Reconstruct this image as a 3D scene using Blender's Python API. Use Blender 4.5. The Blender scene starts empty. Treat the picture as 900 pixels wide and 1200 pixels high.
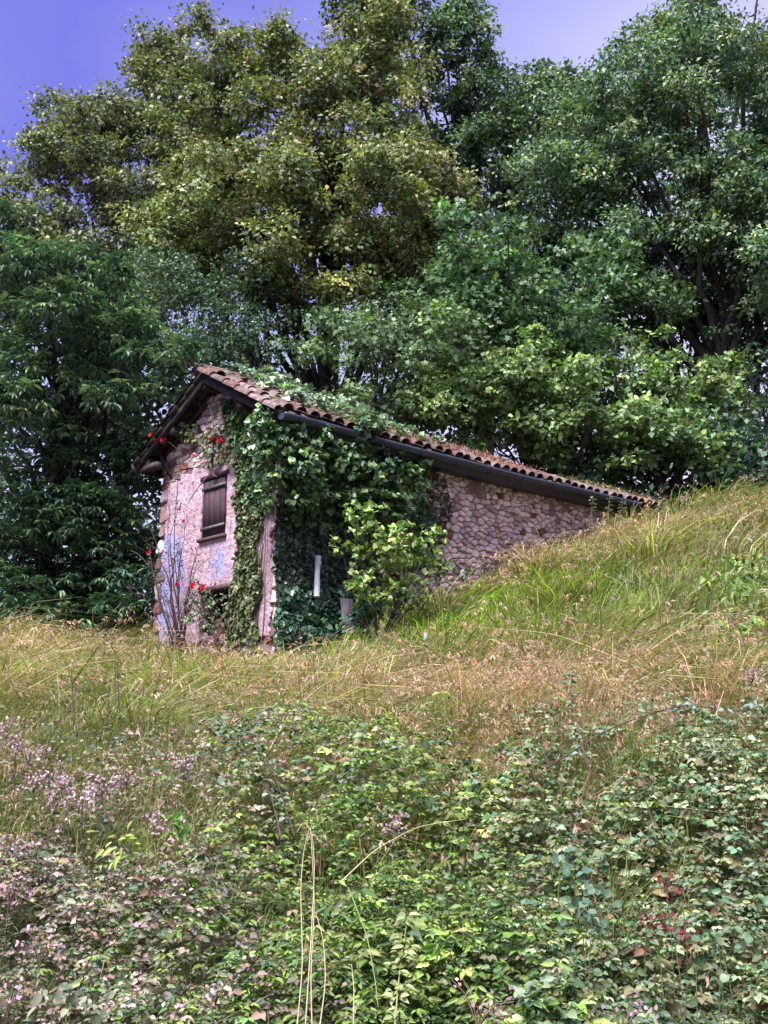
import bpy, bmesh, math, random
import numpy as np
from mathutils import Vector, Matrix

random.seed(5)
rng = np.random.default_rng(11)
S = bpy.context.scene
COL = S.collection
R = math.radians

# ------------------------------------------------------------------ camera
PITCH = 12.2
FPX = 1316.0
cam_d = bpy.data.cameras.new('camera')
cam = bpy.data.objects.new('camera', cam_d); COL.objects.link(cam)
cam.location = (0, 0, 1.6)
cam.rotation_euler = (R(90 + PITCH), 0, 0)
cam_d.sensor_fit = 'VERTICAL'; cam_d.sensor_height = 24.0; cam_d.sensor_width = 18.0
cam_d.lens = FPX / 1200 * 24
cam_d.clip_start = 0.05; cam_d.clip_end = 3000
S.camera = cam
CO = np.array([0, 0, 1.6])
FW = np.array([0, math.cos(R(PITCH)), math.sin(R(PITCH))])
UP = np.array([0, -math.sin(R(PITCH)), math.cos(R(PITCH))])

def P(x, y, Y):
    """point of the place seen at pixel x, y of the photograph, Y metres ahead"""
    r = FW * FPX + np.array([1., 0, 0]) * (x - 450) + UP * (600 - y)
    return CO + r * Y / r[1]

# ------------------------------------------------------------------ sky and sun
SUN_EL, SUN_AZ = 60.0, 212.0      # azimuth clockwise from +Y
W = bpy.data.worlds.new('World'); S.world = W; W.use_nodes = True
nt = W.node_tree; nt.nodes.clear()
def N(t, **k):
    n = nt.nodes.new(t)
    for a, v in k.items(): setattr(n, a, v)
    return n
out = N('ShaderNodeOutputWorld'); bg = N('ShaderNodeBackground'); bg.inputs[1].default_value = 0.1
sky = N('ShaderNodeTexSky', sky_type='NISHITA', sun_disc=False)
sky.sun_elevation = R(SUN_EL); sky.sun_rotation = R(SUN_AZ); sky.altitude = 200
tc = N('ShaderNodeTexCoord'); sep = N('ShaderNodeSeparateXYZ')
nt.links.new(tc.outputs['Generated'], sep.inputs[0])
ns = N('ShaderNodeTexNoise'); ns.inputs['Scale'].default_value = 1.7; ns.inputs['Detail'].default_value = 4; ns.inputs['Roughness'].default_value = .5
mp = N('ShaderNodeMapping'); mp.inputs['Scale'].default_value = (1, 1, 2.0); mp.inputs['Location'].default_value = (0.35, 0.1, 0.6)
nt.links.new(tc.outputs['Generated'], mp.inputs[0]); nt.links.new(mp.outputs[0], ns.inputs[0])
ma = N('ShaderNodeMath', operation='MULTIPLY_ADD'); ma.inputs[1].default_value = 0.75; 
nt.links.new(ns.outputs[0], ma.inputs[0]); 
mz = N('ShaderNodeMath', operation='MULTIPLY_ADD'); mz.inputs[1].default_value = 1.0; mz.inputs[2].default_value = -0.375
mxx = N('ShaderNodeMath', operation='MULTIPLY_ADD'); mxx.inputs[1].default_value = -0.42; nt.links.new(sep.outputs[0], mxx.inputs[0]); nt.links.new(sep.outputs[2], mxx.inputs[2])
nt.links.new(mxx.outputs[0], mz.inputs[0]); nt.links.new(mz.outputs[0], ma.inputs[2])
ramp = N('ShaderNodeValToRGB')
cr = ramp.color_ramp
cr.elements[0].position = 0.0; cr.elements[0].color = (.80, .77, 1, 1)
cr.elements[1].position = 0.95; cr.elements[1].color = (.30, .30, .80, 1)
e = cr.elements.new(.30); e.color = (.66, .64, .98, 1)
e = cr.elements.new(.50); e.color = (.36, .36, .80, 1)
e = cr.elements.new(.66); e.color = (.165, .17, .68, 1)
nt.links.new(ma.outputs[0], ramp.inputs[0])
sc = N('ShaderNodeVectorMath', operation='SCALE'); sc.inputs['Scale'].default_value = 3.2
nt.links.new(ramp.outputs[0], sc.inputs[0])
mx = N('ShaderNodeMix', data_type='RGBA'); mx.inputs[0].default_value = 0.93
nt.links.new(sky.outputs[0], mx.inputs[6]); nt.links.new(sc.outputs[0], mx.inputs[7])
nt.links.new(mx.outputs[2], bg.inputs[0]); nt.links.new(bg.outputs[0], out.inputs[0])

sd = bpy.data.lights.new('sun', 'SUN'); sd.energy = 3.5; sd.angle = R(32); sd.color = (1, .97, .92)
so = bpy.data.objects.new('sun', sd); COL.objects.link(so)
az, el = R(SUN_AZ), R(SUN_EL)
sv = Vector((math.sin(az) * math.cos(el), math.cos(az) * math.cos(el), math.sin(el)))
so.rotation_euler = sv.to_track_quat('Z', 'Y').to_euler()
so.location = sv * 60
S.view_settings.view_transform = 'Standard'; S.view_settings.look = 'None'
S.view_settings.exposure = 1.9; S.view_settings.gamma = 1
S.render.engine = 'CYCLES'
S.cycles.max_bounces = 5; S.cycles.diffuse_bounces = 2; S.cycles.glossy_bounces = 2
S.cycles.transmission_bounces = 3; S.cycles.transparent_max_bounces = 4

# ------------------------------------------------------------------ small helpers
def tag(o, label=None, cat=None, group=None, kind=None):
    if label: o['label'] = label
    if cat: o['category'] = cat
    if group: o['group'] = group
    if kind: o['kind'] = kind
    return o

def empty(name, loc, label, cat, group=None):
    o = bpy.data.objects.new(name, None); COL.objects.link(o)
    o.location = loc; o.empty_display_size = .2
    return tag(o, label, cat, group)

def link(name, me, parent=None, mat=None):
    o = bpy.data.objects.new(name, me); COL.objects.link(o)
    if parent is not None:
        o.parent = parent
        root = parent
        off = Vector(parent.location)
        while root.parent is not None:
            root = root.parent; off += Vector(root.location)
        o.location = -off if not getattr(me, 'local', False) else (0, 0, 0)
    if mat is not None and not me.materials: me.materials.append(mat)
    return o

def npmesh(name, V, F, col=None, smooth=False):
    V = np.asarray(V, np.float32); F = np.asarray(F, np.int32)
    me = bpy.data.meshes.new(name)
    n, k = F.shape
    me.vertices.add(len(V)); me.vertices.foreach_set('co', V.ravel())
    me.loops.add(n * k); me.loops.foreach_set('vertex_index', F.ravel())
    me.polygons.add(n); me.polygons.foreach_set('loop_start', np.arange(n, dtype=np.int32) * k)
    if smooth: me.polygons.foreach_set('use_smooth', np.ones(n, bool))
    if col is not None:
        a = me.color_attributes.new('col', 'FLOAT_COLOR', 'POINT')
        c = np.ones((len(V), 4), np.float32); c[:, :3] = col
        a.data.foreach_set('color', c.ravel())
    me.update(calc_edges=True)
    return me

class Bag:
    """collects vertices and quads, becomes one mesh"""
    def __init__(s): s.V = []; s.F = []; s.C = []; s.n = 0
    def add(s, V, F, C=None):
        V = np.asarray(V, float).reshape(-1, 3); s.V.append(V); s.F.append(np.asarray(F) + s.n); s.n += len(V)
        if C is None: C = (1, 1, 1)
        s.C.append(np.broadcast_to(np.asarray(C, float), (len(V), 3)))
    def box(s, o, x, y, z, C=None):
        """box from corner o along three edge vectors"""
        o, x, y, z = map(np.asarray, (o, x, y, z))
        V = [o, o + x, o + x + y, o + y, o + z, o + x + z, o + x + y + z, o + y + z]
        s.add(V, [[0, 3, 2, 1], [4, 5, 6, 7], [0, 1, 5, 4], [1, 2, 6, 5], [2, 3, 7, 6], [3, 0, 4, 7]], C)
    def tube(s, pts, rad, sides=6, C=None):
        V, F = tube(pts, rad, sides); s.add(V, F, C)
    def build(s, name, mat, parent=None, smooth=False):
        me = npmesh(name, np.concatenate(s.V), np.concatenate(s.F), np.concatenate(s.C), smooth)
        return link(name, me, parent, mat)

def tube(pts, rad, sides=6):
    pts = np.asarray(pts, float); n = len(pts)
    rad = np.broadcast_to(np.asarray(rad, float), (n,))
    d = np.gradient(pts, axis=0); d /= np.linalg.norm(d, axis=1)[:, None] + 1e-9
    ref = np.array([0.13, 0.21, 1.0]) if abs(d[0, 2]) < .9 else np.array([1., .2, .1])
    u = np.cross(d, ref); u /= np.linalg.norm(u, axis=1)[:, None] + 1e-9
    v = np.cross(d, u)
    a = np.arange(sides) * 2 * math.pi / sides
    V = pts[:, None] + rad[:, None, None] * (u[:, None] * np.cos(a)[None, :, None] + v[:, None] * np.sin(a)[None, :, None])
    F = []
    for i in range(n - 1):
        for j in range(sides):
            k = (j + 1) % sides
            F.append([i * sides + j, i * sides + k, (i + 1) * sides + k, (i + 1) * sides + j])
    return V.reshape(-1, 3), F

def unit(v): return v / (np.linalg.norm(v, axis=-1, keepdims=True) + 1e-9)

def bez(p0, p1, p2, n=8):
    t = np.linspace(0, 1, n)[:, None]
    return (1 - t) ** 2 * np.asarray(p0) + 2 * t * (1 - t) * np.asarray(p1) + t * t * np.asarray(p2)

_w = [(rng.normal(size=2), rng.uniform(0, 6.28)) for _ in range(40)]
def wob(x, y, f, k=0, n=7):
    s = 0
    for i in range(n):
        (a, b), ph = _w[(i + k) % 40]
        q = f * (1 + .35 * i) / max(.3, math.hypot(a, b))
        s = s + np.sin((a * x + b * y) * q + ph) / (1 + .3 * i)
    return s / 3.2

# leaf templates: side, along, normal
T4 = (np.array([[0, 0, 0], [.5, .45, .10], [0, 1, -.12], [-.5, .45, .10]]), np.array([[0, 1, 2, 3]]))
T6 = (np.array([[0, 0, 0], [.42, .22, .10], [.40, .62, .08], [0, 1, -.14], [-.40, .62, .08], [-.42, .22, .10]]),
      np.array([[0, 1, 2, 3], [0, 3, 4, 5]]))
THEART = (np.array([[0, 0, 0], [.5, -.08, .10], [.46, .5, .05], [0, 1, -.10], [-.46, .5, .05], [-.5, -.08, .10]]),
          np.array([[0, 1, 2, 3], [0, 3, 4, 5]]))
_a = np.linspace(-2.6, 2.6, 9)
TROUND = (np.array([[0, 0, 0]] + [[.5 * math.sin(x) * (1.0 if abs(x) > .4 else 1.0), .48 + .5 * math.cos(x) * (1.05 if abs(x) < .2 else 1) , .09 * abs(math.sin(x)) - .12 * math.cos(x)] for x in _a]),
          np.array([[0, 1, 2, 3], [0, 3, 4, 5], [0, 5, 6, 7], [0, 7, 8, 9]]))
TPALM = (np.array([[0, 0, 0], [.5, -.02, .05], [.28, .35, 0], [0, 1, -.1], [-.28, .35, 0], [-.5, -.02, .05],
                   [.55, .62, .02], [.2, .62, 0], [-.55, .62, .02], [-.2, .62, 0]]),
         np.array([[0, 1, 2, 3], [0, 3, 4, 5], [0, 2, 6, 7], [0, 9, 8, 4]]))

def leaves(bag, pos, D, Nn, L, Wd, T, C):
    n = len(pos)
    if n == 0: return
    D = unit(D); Sd = unit(np.cross(D, Nn)); Nn = np.cross(Sd, D)
    L = np.broadcast_to(L, (n,)); Wd = np.broadcast_to(Wd, (n,))
    t, f = T; k = len(t)
    V = (pos[:, None] + t[None, :, 0, None] * Wd[:, None, None] * Sd[:, None]
         + t[None, :, 1, None] * L[:, None, None] * D[:, None] + t[None, :, 2, None] * L[:, None, None] * Nn[:, None])
    F = (np.arange(n)[:, None, None] * k + f[None]).reshape(-1, 4)
    C = np.broadcast_to(np.asarray(C, float), (n, 3))
    bag.add(V.reshape(-1, 3), F, np.repeat(C, k, axis=0))

def tint(n, cols, var=.3, w=None):
    """random leaf colours: a pick of cols, mixed with one another, varied in brightness"""
    cols = np.asarray(cols, float)
    i = rng.choice(len(cols), n, p=w); j = rng.choice(len(cols), n, p=w)
    m = rng.uniform(0, .5, n)[:, None]
    return (cols[i] * (1 - m) + cols[j] * m) * np.exp(rng.normal(0, var, n))[:, None]

# ------------------------------------------------------------------ materials
def mat(name, rough=.8, spec=.3):
    m = bpy.data.materials.new(name); m.use_nodes = True
    b = m.node_tree.nodes['Principled BSDF']
    b.inputs['Roughness'].default_value = rough
    b.inputs['Specular IOR Level'].default_value = spec
    return m, m.node_tree, b

def m_leaf(name, trans=.25, rough=.5, spec=.4):
    m, t, b = mat(name, rough, spec)
    at = t.nodes.new('ShaderNodeAttribute'); at.attribute_name = 'col'
    g = t.nodes.new('ShaderNodeNewGeometry')
    nz = t.nodes.new('ShaderNodeTexNoise'); nz.inputs['Scale'].default_value = 3.0; nz.inputs['Detail'].default_value = 2
    t.links.new(g.outputs['Position'], nz.inputs['Vector'])
    mr = t.nodes.new('ShaderNodeMapRange'); mr.inputs[1].default_value = .3; mr.inputs[2].default_value = .7
    mr.inputs[3].default_value = .75; mr.inputs[4].default_value = 1.25
    t.links.new(nz.outputs[0], mr.inputs[0])
    v = t.nodes.new('ShaderNodeVectorMath'); v.operation = 'SCALE'
    t.links.new(at.outputs['Color'], v.inputs[0]); t.links.new(mr.outputs[0], v.inputs['Scale'])
    t.links.new(v.outputs[0], b.inputs['Base Color'])
    tr = t.nodes.new('ShaderNodeBsdfTranslucent'); ms = t.nodes.new('ShaderNodeMixShader'); ms.inputs[0].default_value = trans
    v2 = t.nodes.new('ShaderNodeVectorMath'); v2.operation = 'MULTIPLY'; v2.inputs[1].default_value = (1.3, 1.5, .6)
    t.links.new(v.outputs[0], v2.inputs[0]); t.links.new(v2.outputs[0], tr.inputs[0])
    o = t.nodes['Material Output']
    t.links.new(b.outputs[0], ms.inputs[1]); t.links.new(tr.outputs[0], ms.inputs[2]); t.links.new(ms.outputs[0], o.inputs[0])
    return m

def m_noise(name, cols, scale=6, rough=.85, bump=.3, detail=8, spec=.2, stretch=(1, 1, 1), attr=False, bscale=None, rand=0):
    """cols: list of (position, colour) laid out by noise; optional per-object brightness spread"""
    m, t, b = mat(name, rough, spec)
    tcn = t.nodes.new('ShaderNodeTexCoord')
    mpn = t.nodes.new('ShaderNodeMapping'); mpn.inputs['Scale'].default_value = stretch
    geo = t.nodes.new('ShaderNodeNewGeometry')
    t.links.new(geo.outputs['Position'], mpn.inputs[0])
    nz = t.nodes.new('ShaderNodeTexNoise'); nz.inputs['Scale'].default_value = scale; nz.inputs['Detail'].default_value = detail
    nz.inputs['Roughness'].default_value = .65
    t.links.new(mpn.outputs[0], nz.inputs['Vector'])
    rp = t.nodes.new('ShaderNodeValToRGB'); t.links.new(nz.outputs[0], rp.inputs[0])
    for i, (p_, c) in enumerate(cols):
        if i < 2: el_ = rp.color_ramp.elements[i]; el_.position = p_
        else: el_ = rp.color_ramp.elements.new(p_)
        el_.color = (*c, 1)
    last = rp.outputs[0]
    if attr:
        at = t.nodes.new('ShaderNodeAttribute'); at.attribute_name = 'col'
        mu = t.nodes.new('ShaderNodeVectorMath'); mu.operation = 'MULTIPLY'
        t.links.new(last, mu.inputs[0]); t.links.new(at.outputs['Color'], mu.inputs[1]); last = mu.outputs[0]
    if rand:
        oi = t.nodes.new('ShaderNodeObjectInfo')
        hs = t.nodes.new('ShaderNodeHueSaturation')
        a1 = t.nodes.new('ShaderNodeMapRange'); a1.inputs[3].default_value = 1 - rand; a1.inputs[4].default_value = 1 + rand
        t.links.new(oi.outputs['Random'], a1.inputs[0]); t.links.new(a1.outputs[0], hs.inputs['Value'])
        wn = t.nodes.new('ShaderNodeTexWhiteNoise'); wn.noise_dimensions = '1D'; t.links.new(oi.outputs['Random'], wn.inputs['W'])
        a2 = t.nodes.new('ShaderNodeMapRange'); a2.inputs[3].default_value = .475; a2.inputs[4].default_value = .515
        t.links.new(wn.outputs[0], a2.inputs[0]); t.links.new(a2.outputs[0], hs.inputs['Hue'])
        a3 = t.nodes.new('ShaderNodeMapRange'); a3.inputs[3].default_value = .5; a3.inputs[4].default_value = 1.3
        t.links.new(wn.outputs[0], a3.inputs[0]); t.links.new(a3.outputs[0], hs.inputs['Saturation'])
        t.links.new(last, hs.inputs['Color']); last = hs.outputs[0]
    t.links.new(last, b.inputs['Base Color'])
    nb = t.nodes.new('ShaderNodeTexNoise'); nb.inputs['Scale'].default_value = bscale or scale * 3; nb.inputs['Detail'].default_value = 6
    t.links.new(mpn.outputs[0], nb.inputs['Vector'])
    bp = t.nodes.new('ShaderNodeBump'); bp.inputs['Strength'].default_value = bump; bp.inputs['Distance'].default_value = .03
    t.links.new(nb.outputs[0], bp.inputs['Height']); t.links.new(bp.outputs[0], b.inputs['Normal'])
    return m

M = {}
M['leaf'] = m_leaf('leaf', .22, .5, .35)
M['leafgloss'] = m_leaf('glossy_leaf', .15, .38, .5)
M['grass'] = m_leaf('grass', .3, .6, .25)
M['petal'] = m_leaf('petal', .2, .6, .2)
M['bark'] = m_noise('bark', [(.3, (.02, .017, .02)), (.7, (.065, .055, .056))], 5, .9, .6, stretch=(1, 1, .25))
M['stem'] = m_noise('stem', [(.3, (.7, .7, .7)), (.7, (1.1, 1.1, 1.1))], 20, .8, .3, attr=True)
M['soil'] = m_noise('soil', [(.3, (.03, .028, .02)), (.55, (.055, .05, .03)), (.8, (.08, .085, .04))], 2.5, .95, .8)
M['road'] = m_noise('asphalt', [(.3, (.04, .04, .042)), (.7, (.065, .065, .065))], 8, .9, .5, bscale=120)
M['wood'] = m_noise('weathered_wood', [(.3, (.02, .013, .02)), (.6, (.05, .034, .04)), (.85, (.12, .09, .095))], 5, .85, .5, stretch=(1.5, 1.5, 1.5), rand=.25)
M['shutter'] = m_noise('shutter_wood', [(.3, (.035, .02, .03)), (.6, (.085, .04, .05)), (.85, (.17, .10, .11))], 7, .8, .4, stretch=(3, 3, .5), rand=.25)
M['iron'] = m_noise('iron', [(.3, (.03, .03, .045)), (.8, (.12, .11, .14))], 12, .6, .2, spec=.5)
M['gutter'] = m_noise('gutter_metal', [(.3, (.018, .02, .045)), (.7, (.035, .038, .07))], 4, .42, .1, spec=.5)
M['whitepipe'] = m_noise('white_plastic', [(.35, (.42, .44, .50)), (.6, (.68, .70, .78))], 6, .45, .1, spec=.5)
M['greenpipe'] = m_noise('green_pipe', [(.3, (.03, .07, .08)), (.7, (.08, .15, .15))], 9, .6, .2)
M['tile'] = m_noise('clay_tile', [(.34, (.05, .052, .03)), (.47, (.10, .058, .052)), (.60, (.17, .105, .105)), (.78, (.40, .32, .36))], 9, .85, .4, rand=.3)
M['deck'] = m_noise('roof_boards', [(.3, (.02, .014, .02)), (.7, (.055, .04, .045))], 4, .9, .4, rand=.3)
M['mortar'] = m_noise('mortar', [(.3, (.11, .075, .078)), (.55, (.20, .14, .145)), (.8, (.30, .225, .235))], 3, .95, .9, bscale=22)
M['stone'] = m_noise('wall_stone', [(.25, (.28, .18, .175)), (.5, (.52, .37, .365)), (.75, (.70, .59, .60))], 4, .85, .8, rand=.42, bscale=18)
M['quoin'] = m_noise('red_sandstone', [(.3, (.12, .05, .05)), (.7, (.24, .115, .115))], 5, .9, .7, rand=.25)
M['slate'] = m_noise('grey_board', [(.3, (.07, .06, .075)), (.7, (.20, .17, .20))], 6, .85, .4, stretch=(4, 4, .4))

def m_plaster():
    m, t, b = mat('old_plaster', .92, .2)
    g = t.nodes.new('ShaderNodeNewGeometry')
    def nz(s, d=6, r=.6, st=(1, 1, 1)):
        mp_ = t.nodes.new('ShaderNodeMapping'); mp_.inputs['Scale'].default_value = st
        t.links.new(g.outputs['Position'], mp_.inputs[0])
        n = t.nodes.new('ShaderNodeTexNoise'); n.inputs['Scale'].default_value = s; n.inputs['Detail'].default_value = d; n.inputs['Roughness'].default_value = r
        t.links.new(mp_.outputs[0], n.inputs['Vector']); return n.outputs[0]
    def mix(f, a, c):
        x = t.nodes.new('ShaderNodeMix'); x.data_type = 'RGBA'
        if isinstance(f, float): x.inputs[0].default_value = f
        else: t.links.new(f, x.inputs[0])
        for i, v in ((6, a), (7, c)):
            if isinstance(v, tuple): x.inputs[i].default_value = (*v, 1)
            else: t.links.new(v, x.inputs[i])
        return x.outputs[2]
    def rmp(s, lo, hi):
        x = t.nodes.new('ShaderNodeMapRange'); x.inputs[1].default_value = lo; x.inputs[2].default_value = hi
        t.links.new(s, x.inputs[0]); return x.outputs[0]
    at = t.nodes.new('ShaderNodeAttribute'); at.attribute_name = 'col'      # red channel: how much blue limewash is left
    sp = t.nodes.new('ShaderNodeSeparateColor'); t.links.new(at.outputs['Color'], sp.inputs[0])
    base = mix(rmp(nz(2.2), .35, .7), (.52, .32, .39), (.66, .49, .60))
    base = mix(rmp(nz(14, 8, .7), .52, .68), base, (.21, .13, .145))
    blue = mix(rmp(nz(5), .35, .7), (.28, .27, .54), (.42, .39, .66))
    ad = t.nodes.new('ShaderNodeMath'); ad.operation = 'MULTIPLY_ADD'; ad.inputs[1].default_value = .5
    t.links.new(nz(3.5, 8, .65), ad.inputs[0]); t.links.new(sp.outputs[0], ad.inputs[2])
    c = mix(rmp(ad.outputs[0], .52, .66), base, blue)
    c = mix(rmp(nz(26, 4, .7), .50, .75), c, (.16, .11, .14))
    c = mix(rmp(nz(1.3, 9, .72), .52, .60), c, (.36, .25, .29))
    c = mix(rmp(nz(7, 9, .78, (1, 1, .22)), .53, .64), c, (.22, .16, .20))
    t.links.new(c, b.inputs['Base Color'])
    bp = t.nodes.new('ShaderNodeBump'); bp.inputs['Strength'].default_value = 1.0; bp.inputs['Distance'].default_value = .06
    t.links.new(nz(12, 8, .65), bp.inputs['Height']); t.links.new(bp.outputs[0], b.inputs['Normal'])
    return m
M['plaster'] = m_plaster()

# ------------------------------------------------------------------ barn frame (needed by the ground)
TH = R(47.6)
A = np.array([math.sin(TH), math.cos(TH), 0])       # along the eaves, away to the right
B = np.array([-math.cos(TH), math.sin(TH), 0])      # along the gable, away to the left
Z = np.array([0, 0, 1.])
E0 = P(325, 482, 15.5)                              # eave corner of roof, near
WG, HR, LR = 4.15, 1.14, 9.6                        # roof width, rise, length
VO, EO = .42, .45                                   # verge and eave overhang
C0 = E0 + A * VO + B * EO                           # wall corner (top)
EZ = E0[2]
WW = WG - 2 * EO                                    # wall width
WL = LR - VO - .3
BASEZ = 2.4

def plane_uz(px, py, O, U):
    """pixel -> (u, z) on the vertical plane through O along U"""
    r = FW * FPX + np.array([1., 0, 0]) * (px - 450) + UP * (600 - py)
    n = np.cross(U, Z)
    s = ((O - CO) @ n) / (r @ n)
    p = CO + r * s
    return (p - O) @ U, p[2]
def GP(px, py): return plane_uz(px, py, C0, B)      # gable
def LP(px, py): return plane_uz(px, py, C0, A)      # long wall

# ------------------------------------------------------------------ ground
ctl = [  # photo x, photo y, metres ahead, drop below what is seen there
 (-200,1330,3.3,.5),(450,1330,3.3,.5),(1100,1330,3.3,.5),
 (-100,1200,3.9,.5),(450,1200,3.9,.5),(1000,1200,3.9,.5),
 (-100,1040,4.8,.45),(200,1050,4.8,.45),(450,1050,4.8,.45),(700,1040,4.8,.45),(1000,1030,4.8,.45),
 (-150,890,6.2,.45),(100,905,6.2,.45),(300,905,6.3,.4),(500,895,6.3,.4),(700,860,6.3,.4),(950,850,6.3,.4),
 (-150,810,9,.35),(100,810,9,.35),(300,820,9,.35),(500,820,9,.3),(700,800,9,.3),(980,790,9,.3),
 (-250,735,14,.3),(0,748,14,.3),(168,768,14,.3),(300,772,14,.3),(400,760,14,.3),
 (-250,728,18,.3),(50,737,18,.3),(168,752,18.3,.2),(250,760,17,.2),(316,762,15.9,.2),(400,745,16.3,.25),
 (480,712,17.2,.25),(560,680,18,.25),(640,650,19,.2),(700,628,20,.2),(780,600,21.5,.2),
 (600,745,13.5,.3),(760,740,12,.3),(980,730,11.5,.3),
 (600,705,15.5,.3),(760,660,15,.3),(960,640,15,.3),
 (870,590,19,.3),(1050,555,20,.3),(800,600,20,.3),
 (900,590,24,.3),(1100,575,26,.3),(500,700,24,.5),(200,745,24,.5),(-250,740,24,.5),
 (200,770,32,1),(-300,770,32,1),(600,700,32,1),(1100,640,32,1),
]
cp = np.array([P(x, y, d) - np.array([0, 0, dr]) for x, y, d, dr in ctl])
def tps(P0, Z0, lam=.03):
    n = len(P0)
    r2 = ((P0[:, None] - P0[None]) ** 2).sum(-1)
    K = .5 * r2 * np.log(r2 + 1e-9) + lam * np.eye(n)
    Q = np.c_[np.ones(n), P0]
    Am = np.block([[K, Q], [Q.T, np.zeros((3, 3))]])
    w = np.linalg.solve(Am, np.r_[Z0, 0, 0, 0])
    def f(x, y):
        X = np.stack([x.ravel(), y.ravel()], 1); o = np.zeros(len(X))
        for i in range(0, len(X), 20000):
            q = X[i:i + 20000]; rr = ((q[:, None] - P0[None]) ** 2).sum(-1)
            o[i:i + 20000] = (.5 * rr * np.log(rr + 1e-9)) @ w[:n] + w[n] + q @ w[n + 1:]
        return o.reshape(x.shape)
    return f
_f = tps(cp[:, :2], cp[:, 2])
GX = np.arange(-14, 16.01, .2); GY = np.arange(3.0, 32.01, .2)
gx, gy = np.meshgrid(GX, GY)
lim = 1.0 * gy
GZ = _f(np.clip(gx, -lim * .55 - 1, lim * .55 + 1), gy)
GZ += .05 * wob(gx, gy, 2.3) + .03 * wob(gx, gy, 6, 9)
def gz(x, y):
    x = np.asarray(x, float); y = np.asarray(y, float)
    fx = np.clip((x - GX[0]) / .2, 0, len(GX) - 1.001); fy = np.clip((y - GY[0]) / .2, 0, len(GY) - 1.001)
    i = fx.astype(int); j = fy.astype(int); u = fx - i; v = fy - j
    z = (GZ[j, i] * (1 - u) * (1 - v) + GZ[j, i + 1] * u * (1 - v) + GZ[j + 1, i] * (1 - u) * v + GZ[j + 1, i + 1] * u * v)
    k = np.clip((3.3 - y) / .5, 0, 1); z = z * (1 - k) + 0.0 * k - 0.0
    z = z - np.clip(y - 32, 0, 90) * .16
    return z
xs = np.r_[np.array([-900, -500, -250, -120, -60, -35, -22, -17]), np.arange(-14, 16, .25), np.array([16, 19, 25, 40, 70, 130, 260, 500, 900])]
ys = np.r_[np.array([-700, -300, -120, -50, -20, -8, -2, 1, 2.4]), np.arange(2.8, 32, .25), np.array([32, 35, 40, 50, 70, 100, 122, 200, 400, 900])]
X, Y = np.meshgrid(xs, ys)
V = np.stack([X, Y, gz(X, Y)], -1).reshape(-1, 3)
ny, nx = X.shape
idx = np.arange(nx * ny).reshape(ny, nx)
F = np.stack([idx[:-1, :-1], idx[:-1, 1:], idx[1:, 1:], idx[1:, :-1]], -1).reshape(-1, 4)
g = link('ground', npmesh('ground', V, F, smooth=True), None, M['soil']); tag(g, kind='structure')
bb = Bag(); bb.box((-60, -3.5, .004), (120, 0, 0), (0, 5.2, 0), (0, 0, .004)); o = bb.build('road', M['road']); tag(o, kind='structure')

# ------------------------------------------------------------------ barn
barn = empty('stone_barn', C0 - Z * (C0[2] - float(gz(C0[0], C0[1]))),
    'small abandoned stone barn with clay tile roof, half buried in ivy on the slope', 'barn')

def wall_grid(name, O, U, nrm, inside, u0, u1, z0, z1, cell, thick, material, parent, amp=.012, colf=None, batter=0, ztop=None, proud=0, seed=0):
    """an upright slab cut out by inside(u, z); its openings are real holes with reveals"""
    nu = int((u1 - u0) / cell) + 1; nz = int((z1 - z0) / cell) + 1
    us = np.linspace(u0, u1, nu); zs = np.linspace(z0, z1, nz)
    ug, zg = np.meshgrid(us, zs)
    cu = (us[:-1] + us[1:]) / 2; cz = (zs[:-1] + zs[1:]) / 2
    cug, czg = np.meshgrid(cu, cz)
    msk = inside(cug, czg)
    ub = ug.copy()
    if batter: ub = ug * (1 + batter * (ztop - zg))
    off = proud + amp * (wob(ug, zg, 3, seed) + .6 * wob(ug, zg, 9, seed + 5))
    fr = O[None, None] + ub[..., None] * U + (zg - O[2])[..., None] * Z + off[..., None] * nrm
    bk = fr - nrm * thick
    nf = nu * nz
    V = np.concatenate([fr.reshape(-1, 3), bk.reshape(-1, 3)])
    F = []
    ii = lambda j, i: j * nu + i
    mp_ = np.pad(msk, 1)
    for j in range(nz - 1):
        for i in range(nu - 1):
            if not msk[j, i]: continue
            a, b_, c, d = ii(j, i), ii(j, i + 1), ii(j + 1, i + 1), ii(j + 1, i)
            F.append((a, d, c, b_)); F.append((a + nf, b_ + nf, c + nf, d + nf))
            if not mp_[j, i + 1]: F.append((a, b_, b_ + nf, a + nf))
            if not mp_[j + 2, i + 1]: F.append((d, d + nf, c + nf, c))
            if not mp_[j + 1, i]: F.append((a, a + nf, d + nf, d))
            if not mp_[j + 1, i + 2]: F.append((b_, c, c + nf, b_ + nf))
    col = None
    if colf is not None:
        c_ = colf(ug, zg).reshape(-1); col = np.zeros((len(V), 3)); col[:nf, 0] = c_; col[nf:, 0] = c_
    me = npmesh(name, V, F, col)
    return link(name, me, parent, material)

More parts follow.
